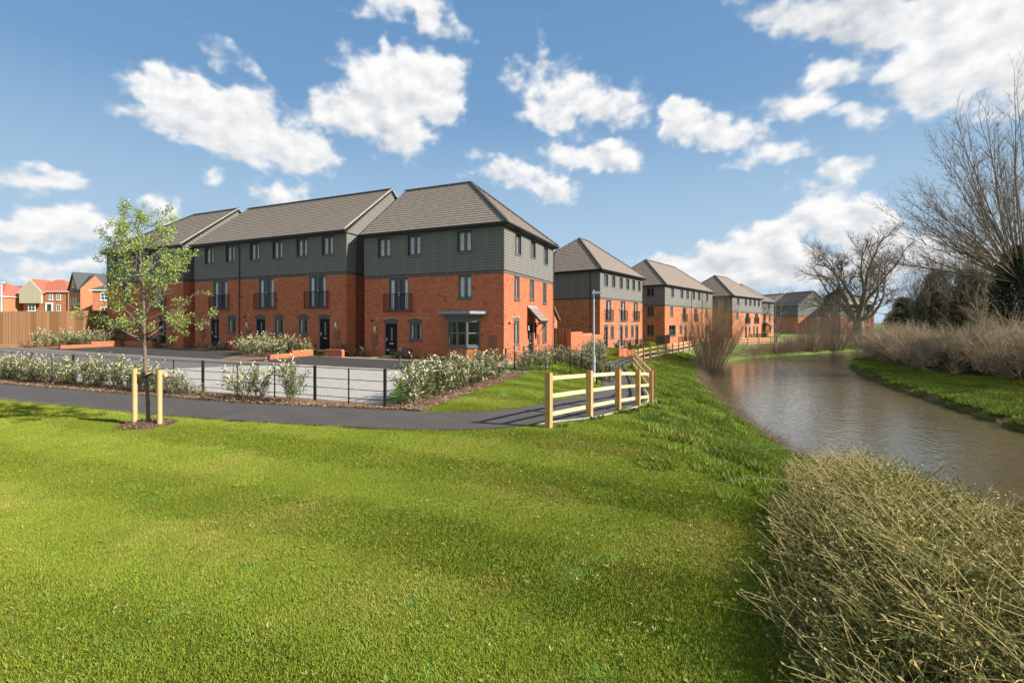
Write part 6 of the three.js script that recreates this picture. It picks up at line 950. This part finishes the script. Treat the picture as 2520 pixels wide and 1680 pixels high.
// dark evergreen and ivy clad trees behind the hedge
function bushyTree(label, x, z, H, W, n, seed, cols, twigs = 0) {
  const t = thing('ivy_tree', label, 'tree', [x, gy(x, z), z]), r = rng(seed), mb = new MB(), mats = [], tw = [];
  mb.tube([0, -.3, 0], [.2, H * .55, 0], .32, .2, 8).tube([.2, H * .55, 0], [0, H * .85, .1], .2, .06, 6); mb.to(t, 'trunk', M.barkPale);
  for (let i = 0; i < n; i++) { const k = r(), y = H * (.06 + .94 * k), env = W * Math.pow(Math.sin(Math.PI * clamp(.12 + .84 * k)), .75) * (1 + .45 * noise3(k * 5 + seed, r() * 2, 1)), a = r() * 6.283, R = env * Math.sqrt(r()) * (.75 + .4 * noise3(Math.cos(a) * 1.6 + seed, k * 4, Math.sin(a) * 1.6)); place(mats, Math.cos(a) * R, y, Math.sin(a) * R, .8 + r() * .9, r); }
  instanced(t, 'crown', leafClump(seed, 260, .7, .16, cols), M.leafDull, mats);
  if (twigs) { for (let i = 0; i < twigs; i++) { const a = r() * 6.283, k = r(); place(tw, Math.cos(a) * W * .9 * Math.sin(Math.PI * k), H * (.3 + .7 * k), Math.sin(a) * W * .9 * Math.sin(Math.PI * k), 1.3 + r(), r); } instanced(t, 'bare_twigs', CL[0], M.twigDark, tw); }
}
const EV = [[.05, .068, .024], [.08, .092, .034], [.125, .115, .05]];
bushyTree('dark ivy clad tree behind the bare hedge', 50.5, -55, 9.2, 2.6, 150, 701, EV, 30); bushyTree('bushy ivy clad tree next to the pollard willow', 47.5, -47.5, 8.4, 2.4, 150, 702, EV, 30); bushyTree('olive green thicket tree between ivy clad trees', 54, -52, 7.6, 2.8, 120, 703, [[.05, .055, .022], [.07, .065, .03]], 40);
bushyTree('dark evergreen standing beside the distant brick house', 88, -104, 8.2, 3.6, 240, 704, [[.018, .032, .012], [.03, .045, .016]], 0); bushyTree('dense evergreen at the end of the hedge', 96, -108, 8.6, 4, 240, 705, [[.018, .032, .012], [.03, .045, .016]], 0);
function twiggyTree(label, x, z, H, seed, name = 'bare_tree', spread = .5, trunks = 1, mat = M.twigDark) {
  const t = thing(name, label, 'tree', [x, gy(x, z), z]), r = rng(seed), mb = new MB(), start = []; for (let i = 0; i < trunks; i++) { const a = r() * 6.283; start.push([[Math.cos(a) * .12, -.2, Math.sin(a) * .12], [Math.cos(a) * .16 * (trunks > 1 ? 1 : .3), 1, Math.sin(a) * .12], H * (.75 + r() * .2), .035 + H * .009]); }
  grow(mb, { start, levels: [{ seg: H * .07, wander: .09, up: .03, taper: .12, kids: [14, 18], from: .22, angle: [.5, 1], sides: 6, shape: (q) => 1.1 - q * .6 }, { seg: H * .06, len: H * spread * .62, rad: .03, wander: .16, up: .05, taper: .25, kids: [7, 9], from: .2, angle: [.4, .9], sides: 4 }, { seg: H * .04, len: H * .13, rad: .017, wander: .22, up: .02, taper: .4, kids: [3, 4], from: .3, angle: [.4, .9], sides: 3 }, { seg: H * .03, len: H * .06, rad: .012, wander: .2, up: 0, taper: .5, sides: 3 }] }, r); mb.to(t, 'trunk_and_branches', mat);
}
for (const [x, z, H, s, l] of [[44.5, -44, 7.5, 771, 'brown twiggy tree just behind the leafless hedge'], [48, -51, 8.5, 772, 'brown twiggy tree before the dark ivy clad trees'], [42.5, -38.5, 6.8, 773, 'brown twiggy tree beside the ivy covered willow trunk'], [53, -57, 8.5, 774, 'brown twiggy tree near the hedge end']]) twiggyTree(l, x, z, H, s, 'bare_tree', .6, 3, M.twigMid);
twiggyTree('small slender bare tree on the grassy bank', 35.2, -61.6, 8.8, 711, 'bare_tree', .45, 2);
for (const [x, z, H, s, l] of [[58, -58, 10, 721, 'bare scrub tree behind the leafless hedge end'], [64, -66, 11, 722, 'bare scrub tree between hedge and great tree'], [52, -46, 9.5, 723, 'bare scrub tree above the ivy clad trees'], [86, -92, 11, 724, 'bare tree beyond the great spreading tree'], [98, -96, 10, 725, 'bare tree behind the scrub beyond the river bend'], [-12, -150, 11, 726, 'distant bare tree behind the terrace roofs'], [90, -165, 14, 727, 'distant bare tree showing above the gabled houses']]) twiggyTree(l, x, z, H, s, 'bare_tree', .55, 1);
// willow shrubs on the near bank
function willowShrub(label, x, z, H, W, n, seed, c) {
  const t = thing('willow_shrub', label, 'shrub', [x, gy(x, z), z]), r = rng(seed), mb = new MB(), start = []; for (let i = 0; i < n; i++) { const a = r() * 6.283, k = Math.pow(r(), .7); start.push([[Math.cos(a) * .5 * W * k * .5, -.1, Math.sin(a) * .5 * W * k * .5], [Math.cos(a) * k * W / H, 1, Math.sin(a) * k * W / H], H * (1.0 - k * .35) * (.75 + r() * .35), .022]); }
  grow(mb, { start, levels: [{ seg: H * .11, wander: .06, up: .015, taper: .25, kids: [8, 11], from: .25, angle: [.2, .55], sides: 4 }, { seg: H * .07, len: H * .26, rad: .009, wander: .14, up: .03, taper: .4, kids: [3, 4], from: .25, angle: [.25, .7], sides: 3 }, { seg: H * .05, len: H * .1, rad: .005, wander: .15, up: 0, taper: .5, sides: 3 }] }, r); mb.to(t, 'stems', c);
}
willowShrub('large tan leafless willow shrub on the bank before the houses', 18.6, -43.0, 7.4, 3.5, 150, 731, M.twigTan); willowShrub('smaller tan willow shrub next to the large willow shrub', 20.6, -46.6, 4.2, 2.6, 80, 732, M.twigTan);
willowShrub('brown leafless willow shrub before the dark clad house', 48.4, -69.3, 7.4, 4.4, 130, 733, M.twigDark); willowShrub('brown leafless shrub between the small bare tree and willow', 42.5, -65.8, 5.2, 3.6, 100, 734, M.twigMid); willowShrub('low spreading brown shrub at the water before the great tree', 55.5, -72.6, 4.6, 4.2, 100, 735, M.twigMid); willowShrub('low reddish brown shrub at the foot of the small bare tree', 37.6, -62.9, 2.6, 2.4, 70, 736, M.twigDark);
// low bramble and scrub along the waterlines
{
  const r = rng(741), A = [[], []], Ac = [[], []], B = [[], [], []], Bc = [[], [], []];
  const run = (L, n, in0, in1, s0, s1, red, tall = 0) => { const P = catmull(L, 200); for (let i = 0; i < n; i++) { const j = Math.floor(r() * 199), p = P[j], q = P[j + 1], d = unit(q.x - p.x, 0, q.z - p.z), w = lerp(in0, in1, r()), x = p.x - d[2] * -w, z = p.z + d[0] * -w, c = vary(red && r() < .6 ? [.22, .135, .095] : [.30, .23, .13], .6 + r() * .7); if (tall) { const k = i % 3; place(B[k], x, gy(x, z) - .1, z, lerp(s0, s1, r()), r); Bc[k].push(c); } else { const k = i % 2; place(A[k], x, gy(x, z) - .03, z, lerp(s0, s1, r()), r); Ac[k].push(c); } } };
  run([[8.6, -11.5], [9.31, -16.9], [10.15, -20.7], [12.1, -28.3]], 230, -.15, .35, .5, 1.0, 1); run([[12.1, -28.3], [14.7, -35.4], [18.6, -43.3]], 160, -.1, .5, .7, 1.2, 1); run([[17, -41], [20, -46], [26, -54], [34, -60]], 110, 0, 1.5, 1, 2, 0); run([[30, -57.5], [36, -61], [48.1, -68.5]], 150, .1, 2.4, .55, 1.1, 1, 1); run([[44, -66], [52, -70.2], [60, -72.2], [80, -76], [110, -79]], 360, .1, 4.6, .8, 1.5, 0, 1); run([[19.5, -12], [20.2, -18.3], [22.4, -23.9], [24.9, -30], [29.1, -38.5], [34, -46.6], [40, -52]], 420, -.28, .0, .3, .6, 0);
  LOW.forEach((g, i) => tag(instanced(scene, 'waterside_brambles', g, M.twigWhite, A[i], Ac[i]), 'low brown brambles and dead stems along the water edge', 'brambles', 'waterside brambles')); CL.forEach((g, i) => tag(instanced(scene, 'bank_scrub', g, M.twigWhite, B[i], Bc[i]), 'brown leafless scrub covering the far river bank', 'scrub', 'bank scrub'));
}
// --- the bramble thicket on the near bank ---
{
  const t = thing('bramble_thicket', 'tangled straw coloured bramble thicket on the near river bank', 'bramble', [0, 0, 0]), r = rng(751);
  const sprig = (seed, n, c0, c1, L) => { const q = rng(seed), mb = new MB(true); for (let i = 0; i < n; i++) { const a = q() * 6.283, d = unit(Math.cos(a) * .9, .25 + q() * .9, Math.sin(a) * .9), w = randDir(q), l = L * (.5 + q() * .8); let p = [(q() - .5) * .2, (q() - .5) * .1, (q() - .5) * .2], D = d; mb.col = vary(q() < .5 ? c0 : c1, .6 + q() * .7); const rr = .0013 + q() * .0014; for (let k = 0; k < 3; k++) { D = unit(D[0] + w[0] * .25, D[1] + w[1] * .25 - .10, D[2] + w[2] * .25); const e = [p[0] + D[0] * l / 3, p[1] + D[1] * l / 3, p[2] + D[2] * l / 3]; mb.tube(p, e, rr, rr * .8, 3); if (q() < .8) { const lc = unit(...randDir(q)); const keep = mb.col; mb.col = vary(q() < .62 ? [.13, .16, .035] : [.38, .30, .12], .6 + q() * .7); mb.leaf(e, lc, cross(lc, randDir(q)), .022 + q() * .024, .010 + q() * .010, .2); mb.col = keep; } p = e; } } return mb.geo(); };
  const G = [sprig(1, 26, [.37, .30, .10], [.19, .19, .055], .30), sprig(2, 26, [.26, .245, .07], [.14, .165, .042], .24), sprig(3, 20, [.48, .38, .16], [.17, .165, .05], .42)], mats = G.map(() => []);
  const edge = (x, z) => { let m = 1e9; for (let i = 0; i < bramblePoly.length; i++) { const a = bramblePoly[i], b = bramblePoly[(i + 1) % bramblePoly.length]; m = Math.min(m, distTo([a, b], x, z)); } return m; };
  let n = 0; while (n < 6800) { const x = lerp(1.2, 8.4, r()), z = lerp(-10, -1, r()); if (!inPoly(bramblePoly, x, z)) continue; n++; const e = edge(x, z), h = .60 * lerp(1, .5, smooth(x + z * .25, 3.4, 6.4)) * smooth(e, -.1, .9) * (1 + .35 * noise3(x * .9, 5, z * .9) + .2 * noise3(x * 2.3, 8, z * 2.3)); place(mats[n % 3], x, gy(x, z) + h * Math.pow(r(), .45), z, .75 + r() * .55, r); }
  G.forEach((g, i) => instanced(t, 'stems', g, M.stem, mats[i]));
  for (let i = 0; i < 46; i++) {                              // long arching canes
    let x, z; do { x = lerp(2, 8.2, r()); z = lerp(-9.3, -1.6, r()); } while (!inPoly(bramblePoly, x, z)); const a = r() * 6.283, L = .9 + r() * 1.5, H = .35 + r() * .35, y0 = gy(x, z) + .42, pts = []; for (let k = 0; k <= 12; k++) { const u = k / 12, px = x + Math.cos(a) * L * (u - .5) + .06 * Math.sin(u * 7 + i), pz = z + Math.sin(a) * L * (u - .5) + .05 * Math.cos(u * 6 + i); pts.push([px, gy(px, pz) + .38 + H * 4 * u * (1 - u) * .5, pz]); }
    const mb = new MB(); const rr = .0035 + r() * .003; for (let k = 0; k < 12; k++) mb.tube(pts[k], pts[k + 1], lerp(rr, rr * .4, k / 12), lerp(rr, rr * .4, (k + 1) / 12), 5); mb.to(t, 'cane', i % 3 ? M.caneGreen : M.cane);
  }
  // dead seed heads standing over the water
  const s = new MB(true); for (const [x, z, h] of [[7.8, -7.4, .9], [7.9, -6.6, .8], [7.6, -8.2, .7], [7.2, -8.9, .6], [7.7, -7.9, .75]]) { const y = gy(x, z); s.col = [.3, .2, .15]; s.tube([x, y, z], [x + .05, y + h, z], .004, .002, 4); for (let k = 0; k < 130; k++) { const d = randDir(r), R = r() * .13; s.col = vary([.40, .28, .24], .7 + r() * .6); s.leaf([x + .05 + d[0] * R, y + h - .05 + d[1] * R * 1.6, z + d[2] * R], randDir(r), randDir(r), .02, .012); } } s.to(t, 'seed_heads', M.leafDull, 'stuff');
}
renderer.render(scene, camera);
